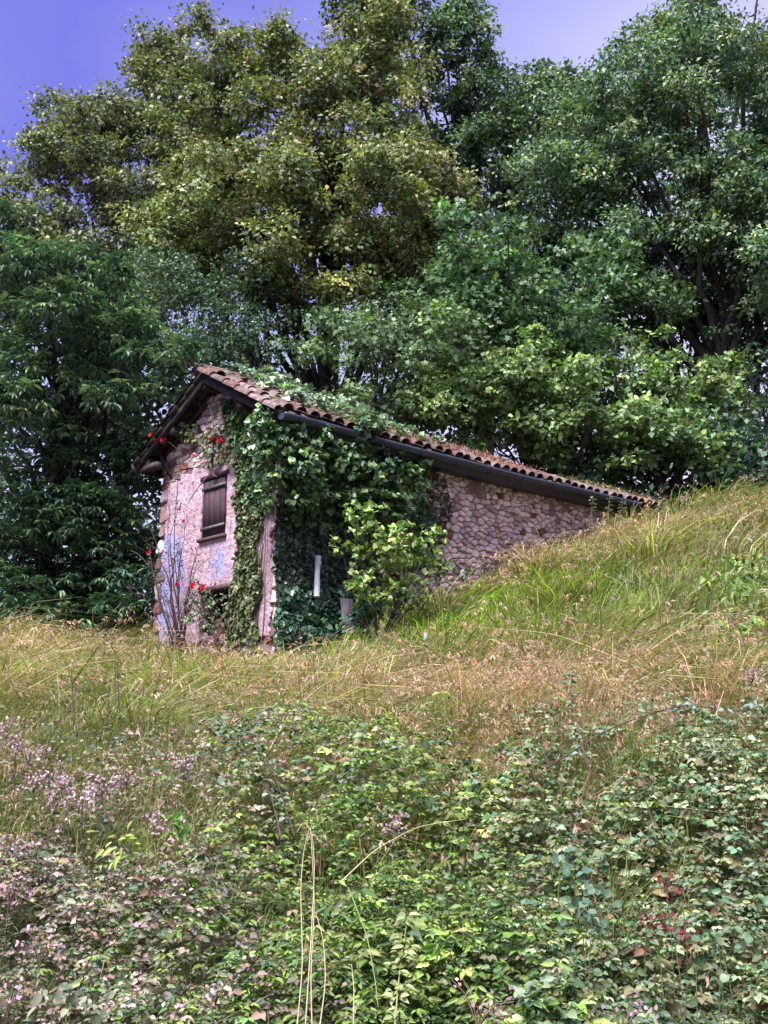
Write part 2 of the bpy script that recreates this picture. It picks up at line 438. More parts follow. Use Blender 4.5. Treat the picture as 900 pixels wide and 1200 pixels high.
NG = -A                                             # gable faces this way
NL = -B                                             # long wall faces this way
def rake(u):                                        # underside of the roof over the gable wall
    t = 1 - np.abs(u - WW / 2) / (WG / 2)
    return EZ - .10 + HR * t
wu0, wz1 = GP(240, 566); wu1_, _ = GP(267, 560); _, wz0 = GP(240, 634)
WU0, WU1 = sorted((GP(240, 600)[0], GP(267, 595)[0])); WZ0 = GP(253, 629)[1]; WZ1 = GP(253, 561)[1]
HU0, HU1 = sorted((GP(238, 712)[0], GP(272, 712)[0])); HZ0 = GP(255, 742)[1]; HZ1 = GP(255, 690)[1]
def hole(u, z, m=0):
    a = (u > WU0 + m) & (u < WU1 - m) & (z > WZ0 + m) & (z < WZ1 - m)
    b_ = (u > HU0 + m) & (u < HU1 - m) & (z > HZ0 + m) & (z < HZ1 - m)
    return a | b_
gw = wall_grid('wall', C0, B, NG, lambda u, z: (z < rake(u) - .05) & ~hole(u, z), 0, WW, BASEZ, EZ + HR, .05, .42, M['mortar'], barn, .015, batter=.011, ztop=EZ, seed=3)
tag(gw, 'rendered gable wall with small shuttered window')
lw = wall_grid('wall', C0 + A * .0, A, NL, lambda u, z: z < EZ + .10, .43, WL, BASEZ, EZ + .1, .08, .42, M['mortar'], barn, .022, seed=8, proud=.012)
tag(lw, 'long side wall of bare rubble stone')
bb = Bag()
bb.box(C0 + B * (WW - .4) + A * .43 - Z * (EZ - BASEZ), A * (WL - .43), B * .4, Z * (EZ - BASEZ + .05)); o = bb.build('wall', M['mortar'], barn)
o2 = wall_grid('wall', C0 + A * (WL - .4), B, -NG, lambda u, z: z < EZ + (rake(u) - EZ) * .55 - .05, .43, WW - .43, BASEZ, EZ + HR, .1, -.4, M['mortar'], barn, .0)

# stones: Voronoi cells pushed out of the mortar
def clip(poly, p, n):
    out_ = []
    for i in range(len(poly)):
        a, b_ = poly[i], poly[(i + 1) % len(poly)]
        da, db = (a - p) @ n, (b_ - p) @ n
        if da <= 0: out_.append(a)
        if (da < 0) != (db < 0) and abs(da - db) > 1e-12: out_.append(a + (b_ - a) * da / (da - db))
    return out_
def voronoi(pts, aspect, box):
    q = pts * np.array([1, aspect]); res = []
    for i, p in enumerate(q):
        d = np.linalg.norm(q - p, axis=1); nb = np.argsort(d)[1:16]
        poly = [np.array(v) for v in ((p[0] - box, p[1] - box), (p[0] + box, p[1] - box), (p[0] + box, p[1] + box), (p[0] - box, p[1] + box))]
        for j in nb:
            poly = clip(poly, (p + q[j]) / 2, q[j] - p)
            if len(poly) < 3: break
        res.append(np.array(poly) / np.array([1, aspect]) if len(poly) >= 3 else None)
    return res
def jitter_pts(inside, u0, u1, z0, z1, du, dz, tilt=0):
    out_ = []; r = 0; z = z0
    while z < z1:
        u = u0 + (r % 2) * du * .5
        while u < u1:
            s = random.uniform(.72, 1.3)
            uu, zz = u + random.uniform(-.2, .2) * du, z + random.uniform(-.28, .28) * dz
            zt = zz + tilt * uu
            if inside(uu, zt): out_.append((uu, zt))
            u += du * s
        z += dz; r += 1
    return np.array(out_)
def stone_mesh(poly, O, U, nrm, gap=.012, depth=.05, back=.03, batter=0):
    c = poly.mean(0); k = len(poly)
    # drop tiny edges, round the corners a little
    pts = []
    for i in range(k):
        a, b_ = poly[i], poly[(i + 1) % k]
        if np.linalg.norm(b_ - a) > .018: pts.append(a * .87 + b_ * .13); pts.append(a * .13 + b_ * .87)
    if len(pts) < 5: return None, None
    pts = np.array(pts); k = len(pts)
    rad = np.linalg.norm(pts - c, axis=1)
    def ring(sub, h):
        f = np.clip((rad - sub) / rad, .1, 1)[:, None]
        q = c + (pts - c) * f
        return [(x, y, h + random.uniform(-.006, .006)) for x, y in q]
    tx, tz = random.uniform(-.22, .22), random.uniform(-.3, .12)         # the face is split, so it tilts its own way
    rings = ring(gap, -back) + ring(gap, depth * .5) + ring(gap + .010, depth * .9) + ring(gap + .03, depth)
    rings.append((c[0], c[1], depth * random.uniform(.85, 1.1)))
    rings = [(x, y, h if k_ < k else h + tx * (x - c[0]) + tz * (y - c[1]) + (random.uniform(-.007, .007) if k_ >= 2 * k else 0)) for k_, (x, y, h) in enumerate(rings)]
    cu, cz = c
    cen = O + U * cu * (1 + batter * (EZ - cz)) + Z * (cz - O[2])
    V = [U * (x - cu) + Z * (z - cz) + nrm * h for x, z, h in rings]
    me = bpy.data.meshes.new('stone')
    F = []
    for r_ in range(3):
        for i in range(k):
            j = (i + 1) % k
            F.append((r_ * k + i, r_ * k + j, (r_ + 1) * k + j, (r_ + 1) * k + i))
    for i in range(k): F.append((3 * k + i, 3 * k + (i + 1) % k, 4 * k))
    me.from_pydata([tuple(v) for v in V], [], F); me.update()
    bm = bmesh.new(); bm.from_mesh(me); bmesh.ops.recalc_face_normals(bm, faces=bm.faces); bm.to_mesh(me); bm.free()
    return me, cen
def put_local(name, me, cen, parent, material, rot=None):
    o = bpy.data.objects.new(name, me); COL.objects.link(o); o.parent = parent
    off = Vector((0, 0, 0)); p = parent
    while p is not None: off += Vector(p.location); p = p.parent
    o.location = Vector(cen) - off
    if rot is not None: o.rotation_euler = rot
    if not me.materials: me.materials.append(material)
    return o
gl0 = float(gz(*(C0 + A * 3)[:2]))
def lw_in(u, z):
    g_ = float(gz(*(C0 + A * u - B * .1)[:2]))
    return 2.2 < u < WL - .1 and g_ - .05 < z < EZ - .02
def darts(inside, u0, u1, z0, z1, tries, r0, r1, asp):
    P_ = np.zeros((0, 3))
    for k in range(tries):
        u, z = random.uniform(u0, u1), random.uniform(z0, z1)
        r = r1 - (r1 - r0) * min(1, k / tries * 1.3) * random.uniform(.5, 1)
        if len(P_) and (np.hypot(P_[:, 0] - u, (P_[:, 1] - z) * asp) < (P_[:, 2] + r)).any(): continue
        if inside(u, z): P_ = np.vstack([P_, (u, z, r)])
    return P_[:, :2]
pts = darts(lw_in, 2.3, WL, 3.4, EZ, 20000, .022, .082, 1.5)
cells = voronoi(pts, 1.5, .5)
ns_ = 0; cells = sorted([q_ for q_ in cells if q_ is not None], key=lambda q_: -np.ptp(q_[:, 0]) * np.ptp(q_[:, 1])) if False else cells
rest = Bag()
for i, poly in enumerate(cells):
    if poly is None or np.ptp(poly[:, 0]) > .34 or np.ptp(poly[:, 1]) > .3 or min(np.ptp(poly[:, 0]), np.ptp(poly[:, 1])) < .04: continue
    top = pts[i][1] > EZ - .45
    me, cen = stone_mesh(poly, C0, A, NL, gap=random.uniform(.005, .012), depth=(random.uniform(.015, .035) if top else random.uniform(.03, .075)))
    if me is None: continue
    red = random.random() < .05
    if ns_ < 290 and np.ptp(poly[:, 0]) > .15: put_local('stone', me, cen, lw, M['quoin'] if red else M['stone']); ns_ += 1
    else:
        co = np.array([v.co for v in me.vertices]) + cen; base_ = rest.n
        for p_ in me.polygons:
            f_ = list(p_.vertices); f_ = f_ if len(f_) == 4 else f_ + [f_[2]]
            rest.F.append(np.array([f_[:4]]) + base_)
        rest.V.append(co); rest.C.append(np.ones((len(co), 3))); rest.n += len(co); bpy.data.meshes.remove(me)
if rest.n: 
    bm_r = bpy.data.meshes.new('stones'); bm_r.from_pydata([tuple(v) for v in np.concatenate(rest.V)], [], [list(dict.fromkeys(map(int, f[0]))) for f in rest.F]); bm_r.update()
    o = link('stones', bm_r, lw, M['stone']); tag(o, kind='stuff')
print('stones long wall', ns_, 'of', len(pts))

# the edge of the plaster on the gable
pe = [GP(186, 578), GP(215, 560), GP(245, 545), GP(262, 520), GP(283, 505), GP(305, 500), GP(330, 498)]
pe = sorted(pe); peu = np.array([q[0] for q in pe]); pez = np.array([q[1] for q in pe])
def pl_top(u): return np.interp(u, peu, pez) + .07 * wob(u, u * .3, 6, 2) + .03 * wob(u, u, 19, 4)
PLZ0 = GP(230, 758)[1]
def edge_r(z): return .13 + .10 * wob(z, z * .2, 5, 7) + .05 * wob(z, z, 15, 2)           # bare quoins at the right corner
def edge_l(z): return WW - .08 - .09 * (wob(z, z * .4, 4.5, 11) > 0) - .03 * wob(z, z, 14, 1)
def pl_in(u, z):
    gone = (wob(u, z, 4.2, 21) + .5 * wob(u, z, 11, 3)) > 1.15
    return (z < pl_top(u)) & (z > PLZ0 + .10 * wob(u, z, 5, 6)) & (u > edge_r(z)) & (u < edge_l(z)) & ~hole(u, z, -.02) & ~gone
b1u, b1z = GP(190, 680); b2u, b2z = GP(262, 660); b3u, b3z = GP(178, 730)
def blue(u, z):
    d1 = np.exp(-(((u - b1u + .18) / .55) ** 2 + ((z - b1z) / .66) ** 2)); d2 = np.exp(-(((u - b2u) / .40) ** 2 + ((z - b2z) / .38) ** 2))
    d3 = np.exp(-(((u - b3u + .15) / .35) ** 2 + ((z - b3z) / .40) ** 2))
    return np.clip(d1 * 1.35 + d2 * .5 + d3 * .9, 0, 1)
pl = wall_grid('plaster', C0, B, NG, pl_in, 0, WW, BASEZ, EZ + HR, .03, .05, M['plaster'], barn, .010, blue, .011, EZ, proud=.035, seed=3)
# bare stones over and beside the plaster
def gs_in(u, z):
    if not (0.0 < u < WW - .02 and BASEZ + .2 < z < rake(u) - .04): return False
    if u > WW - .2 or u < .13: return False
    return z > pl_top(u) - .05 or z < PLZ0 + .12
pts = darts(gs_in, 0.02, WW, BASEZ + .3, EZ + HR, 4000, .035, .095, 1.8)
for i, poly in enumerate(voronoi(pts, 1.8, .4)):
    if poly is None or np.ptp(poly[:, 0]) > .5 or np.ptp(poly[:, 1]) > .3: continue
    me, cen = stone_mesh(poly, C0, B, NG, gap=.008, depth=random.uniform(.012, .04), batter=.011)
    if me is not None: put_local('stone', me, cen, gw, M['quoin'] if random.random() < .2 else M['stone'])
# quoins at both corners of the gable
for side in (0, 1):
    z = BASEZ + .5; k = 0
    while z < EZ - .12:
        h = random.uniform(.2, .34); w_ = (.24 if k % 2 else .14) * random.uniform(.8, 1.15)
        if side == 0: w_ *= .55
        if side == 0: rect = np.array([(-.03, z), (w_, z), (w_, z + h), (-.03, z + h)])
        else: rect = np.array([(WW - w_, z), (WW + .03, z), (WW + .03, z + h), (WW - w_, z + h)])
        rect = rect + rng.uniform(-.015, .015, (4, 2))
        me, cen = stone_mesh(rect, C0, B, NG, gap=.004, depth=random.uniform(.03, .05), back=.32, batter=.011)
        if me is not None:
            put_local('stone', me, cen, gw, M['quoin'] if random.random() < (.75 if side else .3) else M['stone'])
        z += h + .012; k += 1

# window with closed plank shutters
def barn_part(name, mat_, parent=None): 
    pass
wp = Bag()
c = lambda u, z, d: C0 + B * u * (1 + .011 * (EZ - z)) + Z * (z - C0[2]) + NG * d
wp.box(c(WU0, WZ0, -.06), B * .05, NG * .07, Z * (WZ1 - WZ0)); wp.box(c(WU1 - .05, WZ0, -.06), B * .05, NG * .07, Z * (WZ1 - WZ0))
wp.box(c(WU0 + .05, WZ1 - .05, -.06), B * (WU1 - WU0 - .1), NG * .068, Z * .05)
win = wp.build('window', M['shutter'], barn)
nb = 4; bw = (WU1 - WU0 - .06) / nb
for i in range(nb):
    q = Bag(); dd = random.uniform(0, .012)
    q.box(c(WU0 + .03 + i * bw, WZ0 + .03 - random.uniform(0, .02), -.0 + dd), B * (bw - .012), NG * .028, Z * (WZ1 - WZ0 - .04))
    q.build('shutter_board', M['shutter'], win)
for zz in (WZ0 + .13, WZ1 - .17):
    q = Bag(); q.box(c(WU0 - .01, zz, .045), B * (WU1 - WU0 + .02), NG * .014, Z * .05); q.build('iron_strap', M['iron'], win)
q = Bag(); q.box(c(WU0 - .07, WZ0 - .055, -.1), B * (WU1 - WU0 + .12), NG * .19, Z * .055); q.build('sill', M['shutter'], win)
q = Bag(); q.box(c(WU0 - .08, WZ1 + .005, -.1), B * (WU1 - WU0 + .16), NG * .15, Z * .07); q.build('lintel', M['shutter'], win)
# low opening with a broken wooden door
dp = Bag()
dp.box(c(HU0 + .0, HZ0, -.12), B * .06, NG * .08, Z * (HZ1 - HZ0)); dp.box(c(HU1 - .06, HZ0, -.12), B * .06, NG * .08, Z * (HZ1 - HZ0))
dp.box(c(HU0 - .04, HZ1 - .03, -.12), B * (HU1 - HU0 + .08), NG * .17, Z * .07)
dr = dp.build('door_frame', M['shutter'], barn)
for i in range(2):
    q = Bag(); q.box(c(HU0 + .07 + i * .3, HZ0, -.12), B * .13, NG * .025, Z * ((HZ1 - HZ0) * (.6 - .25 * i))); q.build('door_board', M['shutter'], dr)

# roof: near slope comes down to the gutter, far slope to the left
def roofpt(aa, s, side, h=0):
    """aa along the ridge, s from ridge (0) to eave (1)"""
    t = s * WG / 2
    bpos = WG / 2 - t if side == 0 else WG / 2 + t
    sag = -.05 * math.sin(math.pi * min(1, max(0, aa / LR))) + .012 * math.sin(aa * 2.3)
    nz_ = np.array([0, 0, 1.]) * math.cos(math.atan2(HR, WG / 2)) + (-B if side == 0 else B) * math.sin(math.atan2(HR, WG / 2))
    return E0 + A * aa + B * bpos + Z * ((HR - .042 * max(0, aa - .4)) * (1 - s) + sag) + nz_ * h
for side in (0, 1):
    nbd = 9
    for i in range(nbd):
        s0, s1 = i / nbd + .004, (i + 1) / nbd - .004
        q = Bag(); st = []
        for k in range(9):
            aa = .02 + random.uniform(-.02, .02) * (k == 0) + (LR - .04) * k / 8
            st += [roofpt(aa, s0, side, -.045), roofpt(aa, s1, side, -.045), roofpt(aa, s1, side, -.02), roofpt(aa, s0, side, -.02)]
        F = []
        for k in range(8):
            for j in range(4): F.append([k * 4 + j, k * 4 + (j + 1) % 4, k * 4 + 4 + (j + 1) % 4, k * 4 + 4 + j])
        F += [[0, 3, 2, 1], [32, 33, 34, 35]]
        q.add(st, F); q.build('roof_board', M['deck'], barn)
    # rafters under the overhang and through the barn
    for aa in [.06, .36] + [1.2 + .8 * i for i in range(10)]:
        q = Bag(); w_ = .07
        p0, p1 = roofpt(aa, 0.02, side, -.145), roofpt(aa, 1.0 if aa > .2 else .985, side, -.145)
        q.box(p0, A * w_, p1 - p0, roofpt(aa, 0.02, side, -.048) - p0); q.build('rafter', M['wood'], barn)
for s_, side in ((0.02, 0), (.5, 0), (.5, 1), (.86, 1), (.86, 0)):
    q = Bag(); p0 = roofpt(.10, s_, side, -.28); q.box(p0, A * (VO + .25), (B if side else -B) * .11, Z * .13); q.build('purlin', M['wood'], barn)
# struts bracing the overhang, a tie board at the left eave
q = Bag(); q.box(roofpt(.1, .98, 1, -.2), A * .12, -B * .55, Z * .1); q.build('eave_board', M['wood'], barn)
q = Bag(); q.box(roofpt(.0, 1.0, 1, -.16) , A * LR, B * .025, Z * .14); q.build('fascia', M['wood'], barn)
q = Bag(); p0 = roofpt(.25, .78, 1, -.2); p1 = roofpt(VO, .80, 1, -.75); q.box(p0, A * .02 + B * .06, p1 - p0, Z * .07); q.build('strut', M['wood'], barn)

# barrel tiles
def barrel(r0, r1, ln, th=.014, seg=7):
    V = []; F = []
    for k, (x, rr) in enumerate(((0, r0), (ln, r1))):
        for rad in (rr, rr - th):
            for i in range(seg + 1):
                a_ = math.pi * i / seg
                V.append((x, math.cos(a_) * rad, math.sin(a_) * rad * .85))
    n = seg + 1
    for i in range(seg):
        F.append((i, i + 1, 2 * n + i + 1, 2 * n + i)); F.append((n + i, 3 * n + i, 3 * n + i + 1, n + i + 1))
        F.append((i, n + i, n + i + 1, i + 1)); F.append((2 * n + i, 2 * n + i + 1, 3 * n + i + 1, 3 * n + i))
    F.append((0, 2 * n, 3 * n, n)); F.append((seg, n + seg, 3 * n + seg, 2 * n + seg))
    me = bpy.data.meshes.new('roof_tile'); me.from_pydata(V, [], F); me.update()
    me.materials.append(M['tile'])
    for p in me.polygons: p.use_smooth = False
    return me
tmesh = [barrel(.082, .098, .43), barrel(.078, .1, .45), barrel(.085, .095, .41)]
rows, cols = 7, 41
ang = math.atan2(HR, WG / 2)
off = Vector(barn.location)
cu_ = LR / cols
for r_ in range(rows):
    for k in range(cols):
        s = (r_ + .0) / rows; aa = (k + .5) * cu_ + random.uniform(-.018, .018)
        if random.random() < .02: continue
        p = roofpt(aa, s, 0, .03 + .012 * 1 + (.015 if r_ else 0) + random.uniform(-.006, .012))
        x_ = Vector((-B * math.cos(ang) - Z * math.sin(ang))); 
        # tiles kick up slightly on the one below
        x_ = (x_ + Vector((0, 0, .055))).normalized()
        y_ = Vector(A); y_ = (y_ + x_ * random.uniform(-.06, .06)).normalized(); z_ = x_.cross(y_) * -1
        if z_.z < 0: z_ = -z_
        y_ = z_.cross(x_)
        m4 = Matrix((x_, y_, z_)).transposed().to_4x4(); m4.translation = Vector(p) - off
        o = bpy.data.objects.new('roof_tile', random.choice(tmesh)); COL.objects.link(o); o.parent = barn; o.matrix_local = m4
# pan tiles between them, and the whole left slope, too hidden to pick apart
q = Bag()
for side in (0, 1):
    n_ = cols * 8
    for r_ in range(rows):
        s0, s1 = r_ / rows, min(1.012, (r_ + 1.12) / rows)
        top = []
        for k in range(n_ + 1):
            aa = LR * k / n_; w_ = .032 * math.cos(k / 8 * 2 * math.pi) if side == 0 else .045 * abs(math.sin(k / 8 * math.pi)) 
            if side == 0: w_ = -w_
            top.append((roofpt(aa, s0, side, .012 + w_), roofpt(aa, s1, side, .035 + w_)))
        V = [x for pr in top for x in pr]
        q.add(V, [[2 * k, 2 * k + 1, 2 * k + 3, 2 * k + 2] for k in range(n_)], (1, 1, 1))
        V2 = [x - np.array([0, 0, .014]) for x in V]
        q.add(V2, [[2 * k + 2, 2 * k + 3, 2 * k + 1, 2 * k] for k in range(n_)], (1, 1, 1))
o = q.build('pan_tiles', M['tile'], barn); tag(o, kind='stuff')
for k in range(24):
    me = tmesh[k % 3]; p = roofpt(k * .4, 0, 0, .05)
    x_ = Vector(A); z_ = Vector((0, 0, 1)); y_ = z_.cross(x_)
    m4 = Matrix((x_, y_, z_)).transposed().to_4x4(); m4.translation = Vector(p) - off
    o = bpy.data.objects.new('ridge_tile', me); COL.objects.link(o); o.parent = barn; o.matrix_local = m4 @ Matrix.Scale(1.15, 4)
# verge tiles capping the near slope's edge: two short runs seen side on
for k in range(6):
    for lay in (0,):
        me = tmesh[k % 3]; p = roofpt(.015, k / 6, 0, .012)
        x_ = (Vector(roofpt(.015, 1, 0)) - Vector(roofpt(.015, 0, 0))).normalized(); x_ = (x_ + Vector((0, 0, .04))).normalized()
        y_ = Vector(A); z_ = y_.cross(x_); z_ = z_ if z_.z > 0 else -z_; y_ = z_.cross(x_)
        m4 = Matrix((x_, y_, z_)).transposed().to_4x4(); m4.translation = Vector(p) - off
        o = bpy.data.objects.new('verge_tile', me); COL.objects.link(o); o.parent = barn; o.matrix_local = m4

# gutter
def half_round(a0, a1, r=.095):
    q = Bag(); n = 14; seg = 10; V = []
    for k in range(n + 1):
        aa = a0 + (a1 - a0) * k / n
        cpt = E0 + A * aa - B * .07 + Z * (-.035 - .05 * math.sin(math.pi * aa / LR) + .006 * math.sin(aa * 2.1))
        for rr in (r, r - .008):
            for i in range(seg + 1):
                th = math.pi + math.pi * i / seg
                V.append(cpt + B * math.cos(th) * rr + Z * math.sin(th) * rr * 1.05)
    m_ = 2 * (seg + 1); F = []
    for k in range(n):
        for l_ in (0, seg + 1):
            for i in range(seg):
                x0 = k * m_ + l_ + i
                F.append([x0, x0 + 1, x0 + m_ + 1, x0 + m_] if l_ else [x0, x0 + m_, x0 + m_ + 1, x0 + 1])
        for x0 in (k * m_, k * m_ + seg): F.append([x0, x0 + seg + 1, x0 + m_ + seg + 1, x0 + m_])
    for x in (0, n * m_):
        for i in range(seg): F.append([x + i, x + i + 1, x + seg + 2 + i, x + seg + 1 + i])
    # end caps
    for k in (0, n):
        cc = len(V); aa = a0 if k == 0 else a1
        base = k * m_ + seg + 1
        V.append((V[base] + V[base + seg]) / 2)
        for i in range(0, seg, 2): F.append([cc, base + i, base + i + 1, base + i + 2])
    q.add(V, F); return q
gt = half_round(0.02, 1.42).build('gutter', M['gutter'], barn, True)
gt2 = half_round(1.75, LR - .9).build('gutter', M['gutter'], barn, True)
for i in range(11):
    aa = .3 + i * .82
    if aa > LR - 1: break
    th = np.linspace(math.pi, 2 * math.pi, 8)
    q = Bag(); cpt = E0 + A * aa - B * .07 + Z * (-.035 - .05 * math.sin(math.pi * aa / LR) + .006 * math.sin(aa * 2.1))
    q.tube([cpt + B * math.cos(x) * .101 + Z * math.sin(x) * .106 for x in th], .007, 5); q.build('bracket', M['gutter'], gt if aa < 1.5 else gt2)
# soffit board along the long eave, added for the dark shadow band there
q = Bag(); q.box(E0 + A * .1 + B * .06 - Z * .19, A * (LR - .25), B * (EO - .07), Z * .02); q.build('soffit', M['gutter'], barn)
q = Bag(); q.box(E0 + A * .1 + B * .03 - Z * .19, A * (LR - .2), B * .03, Z * .17); q.build('fascia', M['gutter'], barn)
# downpipe: dark upper length, broken, white plastic lower length
pu, pz1 = LP(366, 655); _, pz0 = LP(366, 700)
Lw = lambda u, z, d: C0 + A * u + Z * (z - C0[2]) + NL * d
q = Bag(); q.tube([Lw(pu + .05, pz1 + .35, .14), Lw(pu + .03, (pz1 + EZ) / 2, .14), Lw(pu + .02, EZ - .35, .14), Lw(pu - .02, EZ - .16, .42)], .032, 10); dpipe = q.build('downpipe', M['greenpipe'], barn, True)
q = Bag(); q.tube([Lw(pu - .06, pz0 - .02, .19), Lw(pu - .035, pz0 + .15, .165), Lw(pu - .03, pz0 + .32, .155), Lw(pu - .01, pz1 - .05, .15), Lw(pu, pz1 + .02, .14)], [.046, .046, .041, .041, .046], 12)
wpip = q.build('downpipe', M['whitepipe'], barn, True); tag(wpip, 'white plastic lower length of the broken downpipe')
q = Bag(); q.tube([Lw(pu - .012, pz1 - .11, .15), Lw(pu - .01, pz1 - .06, .15)], .05, 12); q.build('pipe_collar', M['whitepipe'], wpip, True)
# ------------------------------------------------------------------ things against the barn
u_, z_t = LP(388, 702); _, z_b = LP(388, 745)
for k, (du, w_, h_, m_) in enumerate(((0, .22, .0, 'slate'), (.2, .07, -.05, 'wood'))):
    p = Lw(u_ + du, z_b - .25, .32 - .05 * k)
    q = Bag(); q.box(p, A * w_, NL * .035, Z * (z_t - z_b + .25 + h_) - NL * .14 + A * .02)
    o = q.build('plank', M[m_]); tag(o, ('wide grey weathered plank leaning against the ivy below the white pipe' if k == 0 else 'narrow pale batten leaning on the ivy just right of the wide grey plank'), 'plank')

# ------------------------------------------------------------------ foliage machinery
def puffs_from(ells, spacing=1.0, rr=(.6, 1.05), flat=.8):
    """ells: (px, py, Y, rx_px, ry_px, depth_m, n) -> puff centres and radii in metres"""
    out_ = []
    for px, py, Yd, rx, ry, dd, n in ells:
        c_ = P(px, py, Yd); sc_ = Yd / FPX * 1.02
        n = int(n * 1.75)
        a_ = rng.uniform(0, 6.283, n); r = rng.uniform(0, 1, n) ** .55
        r2 = r * (1.08 + .20 * np.sin(a_ * 3 + px) + .13 * np.sin(a_ * 7 + py) + .08 * rng.normal(size=n))
        dep = -dd * .75 * np.clip(1 - r ** 2, 0, 1) + rng.uniform(-1.3, 1.0, n) + .5 * dd
        pos = c_ + np.stack([np.cos(a_) * r2 * rx * sc_, dep, np.sin(a_) * r2 * ry * sc_], -1)
        rad = .75 * (rr[0] * .7 + (rr[1] - rr[0] * .7) * rng.uniform(0, 1, n) ** 1.6)
        out_ += [(pos[i], rad[i], r[i]) for i in range(n)]
    return out_

def fill_leaves(bag, puffs, leafL, leafW, T, cols, per_r2=260, m=7, droop=.25, flat=.75, var=.22, pufvar=.18, w=None, up=.8, curl=.6, tight=.17, cvar=.33):
    """each puff is a burst of twigs, each twig ends in a tight spray of m leaves"""
    for c_, rad, _ in puffs:
        k = max(4, int(per_r2 * rad * rad / m))
        d = unit(rng.normal(size=(k, 3)) + np.array([0, -.3, .25])) * np.exp(rng.normal(0, .2, 3)); d[:, 2] *= flat
        ln = rad * rng.uniform(.25, 1, k) ** .45 * rng.uniform(.85, 1.3, k)
        tips = c_ + d * ln[:, None]; tips[:, 2] -= droop * rad * .2
        sp = tight * min(1, rad / .6) * rng.uniform(.6, 1.5, (k, 1, 1)); d_ = d
        pos = tips[:, None] + rng.normal(0, 1, (k, m, 3)) * sp * np.array([1, 1, .32]) + (d[:, None] * rng.uniform(-.9, .3, (k, m, 1)) * sp)
        D = d[:, None] * .6 + rng.normal(0, curl, (k, m, 3)) + np.array([0, 0, -droop])
        Nn = np.array([0, -.25, up]) + rng.normal(0, .42, (k, 1, 3)) + rng.normal(0, .2, (k, m, 3)) + d[:, None] * .35
        pos = pos.reshape(-1, 3); n = len(pos)
        L = leafL * rng.uniform(.6, 1.3, n)
        C = np.array([1.48, 1.5, 1.66]) * np.repeat(tint(k, cols, cvar, w), m, 0) * np.exp(rng.normal(0, var, n) + rng.normal(0, pufvar))[:, None]
        leaves(bag, pos, D.reshape(-1, 3), Nn.reshape(-1, 3), L, L * leafW, T, C)

def trunk_mesh(base, puffs, r0, lean=(0, 0, 0), nl=14, topf=.75, wig=.35):
    q = Bag(); cs = np.array([p[0] for p in puffs]); cen = cs.mean(0); top = cs[:, 2].max()
    h = (top - base[2]) * topf
    tp = np.array([base[0] * .4 + cen[0] * .6, base[1] * .4 + cen[1] * .6, base[2] + h])
    n = 9; t = np.linspace(0, 1, n)[:, None]
    line = base * (1 - t) + tp * t + np.c_[rng.normal(0, wig * .5, n), rng.normal(0, wig * .5, n), np.zeros(n)] * (t > .05) * np.array([1, 1, 1])
    rad = r0 * (1 - .8 * t[:, 0]); rad[0] *= 1.35
    q.tube(line, rad, 9)
    order_ = rng.permutation(len(puffs))[:nl]
    for i in order_:
        c_ = puffs[i][0]
        s = np.clip((c_[2] - base[2]) / (top - base[2]) * rng.uniform(.5, .8), .12, .9)
        k = s * (n - 1); a_ = int(k); st = line[a_] * (1 - (k - a_)) + line[min(n - 1, a_ + 1)] * (k - a_)
        rr = r0 * (1 - .8 * s) * .5
        mid = (st + c_) / 2 + np.array([0, 0, np.linalg.norm(c_ - st) * .12]) + rng.normal(0, wig * .6, 3)
        ln = bez(st, mid, c_, 8); ln[1:-1] += rng.normal(0, .06, (6, 3))
        q.tube(ln, np.linspace(rr, .018, 8), 6)
        for _ in range(3):
            j = rng.integers(3, 7); e_ = ln[j] + unit(rng.normal(size=3) + np.array([0, -.2, .3])) * rng.uniform(.6, 1.3)
            q.tube(bez(ln[j], (ln[j] + e_) / 2 + rng.normal(0, .12, 3), e_, 5), np.linspace(rr * .3, .008, 5), 5)
    return q

def tree(name, label, cat, group, basep, ells, leaf, trunk_r, nl=14, rr=(.6, 1.05), per=260, m=7, trunks=None, topf=.75, barkmat='bark', **kw):
    base = P(*basep); base[2] = float(gz(base[0], base[1])) - .1
    root = empty(name, base, label, cat, group)
    pf = puffs_from(ells, rr=rr)
    q = trunk_mesh(base, pf, trunk_r, nl=nl, topf=topf)
    o = q.build('trunk', M[barkmat], root)
    q = Bag(); fill_leaves(q, pf, leaf[0], leaf[1], leaf[2], leaf[3], per_r2=per, m=m, **kw)
    o = q.build('crown', M['leaf'], root)
    print(name, len(pf), 'puffs', q.n)
    return root

WOOD = 'trees of the wood behind the barn'
# -- the great olive-toned oak
tree('oak_tree', 'broad oak with olive yellow-green crown rising straight behind the barn roof', 'tree', WOOD, (395, 640, 29),
     [(400, 150, 27, 125, 90, 2.6, 34), (300, 245, 26.5, 120, 80, 2.4, 30), (460, 250, 26.5, 100, 90, 2.4, 28), (240, 150, 28, 90, 80, 2.4, 20),
      (440, 55, 28, 60, 40, 2, 8), (270, 70, 28, 70, 40, 2, 10), (350, 310, 26.5, 130, 70, 2.2, 28), (330, 80, 28, 70, 45, 2, 10), (500, 330, 27, 60, 70, 1.8, 10), (220, 300, 27.5, 70, 80, 2.0, 12)],
     (.132, .66, T4, [(.096, .118, .044), (.072, .098, .042), (.128, .138, .048), (.058, .08, .038), (.14, .118, .048)]), .42, nl=26, per=1420, m=14, rr=(.55, 1.0))
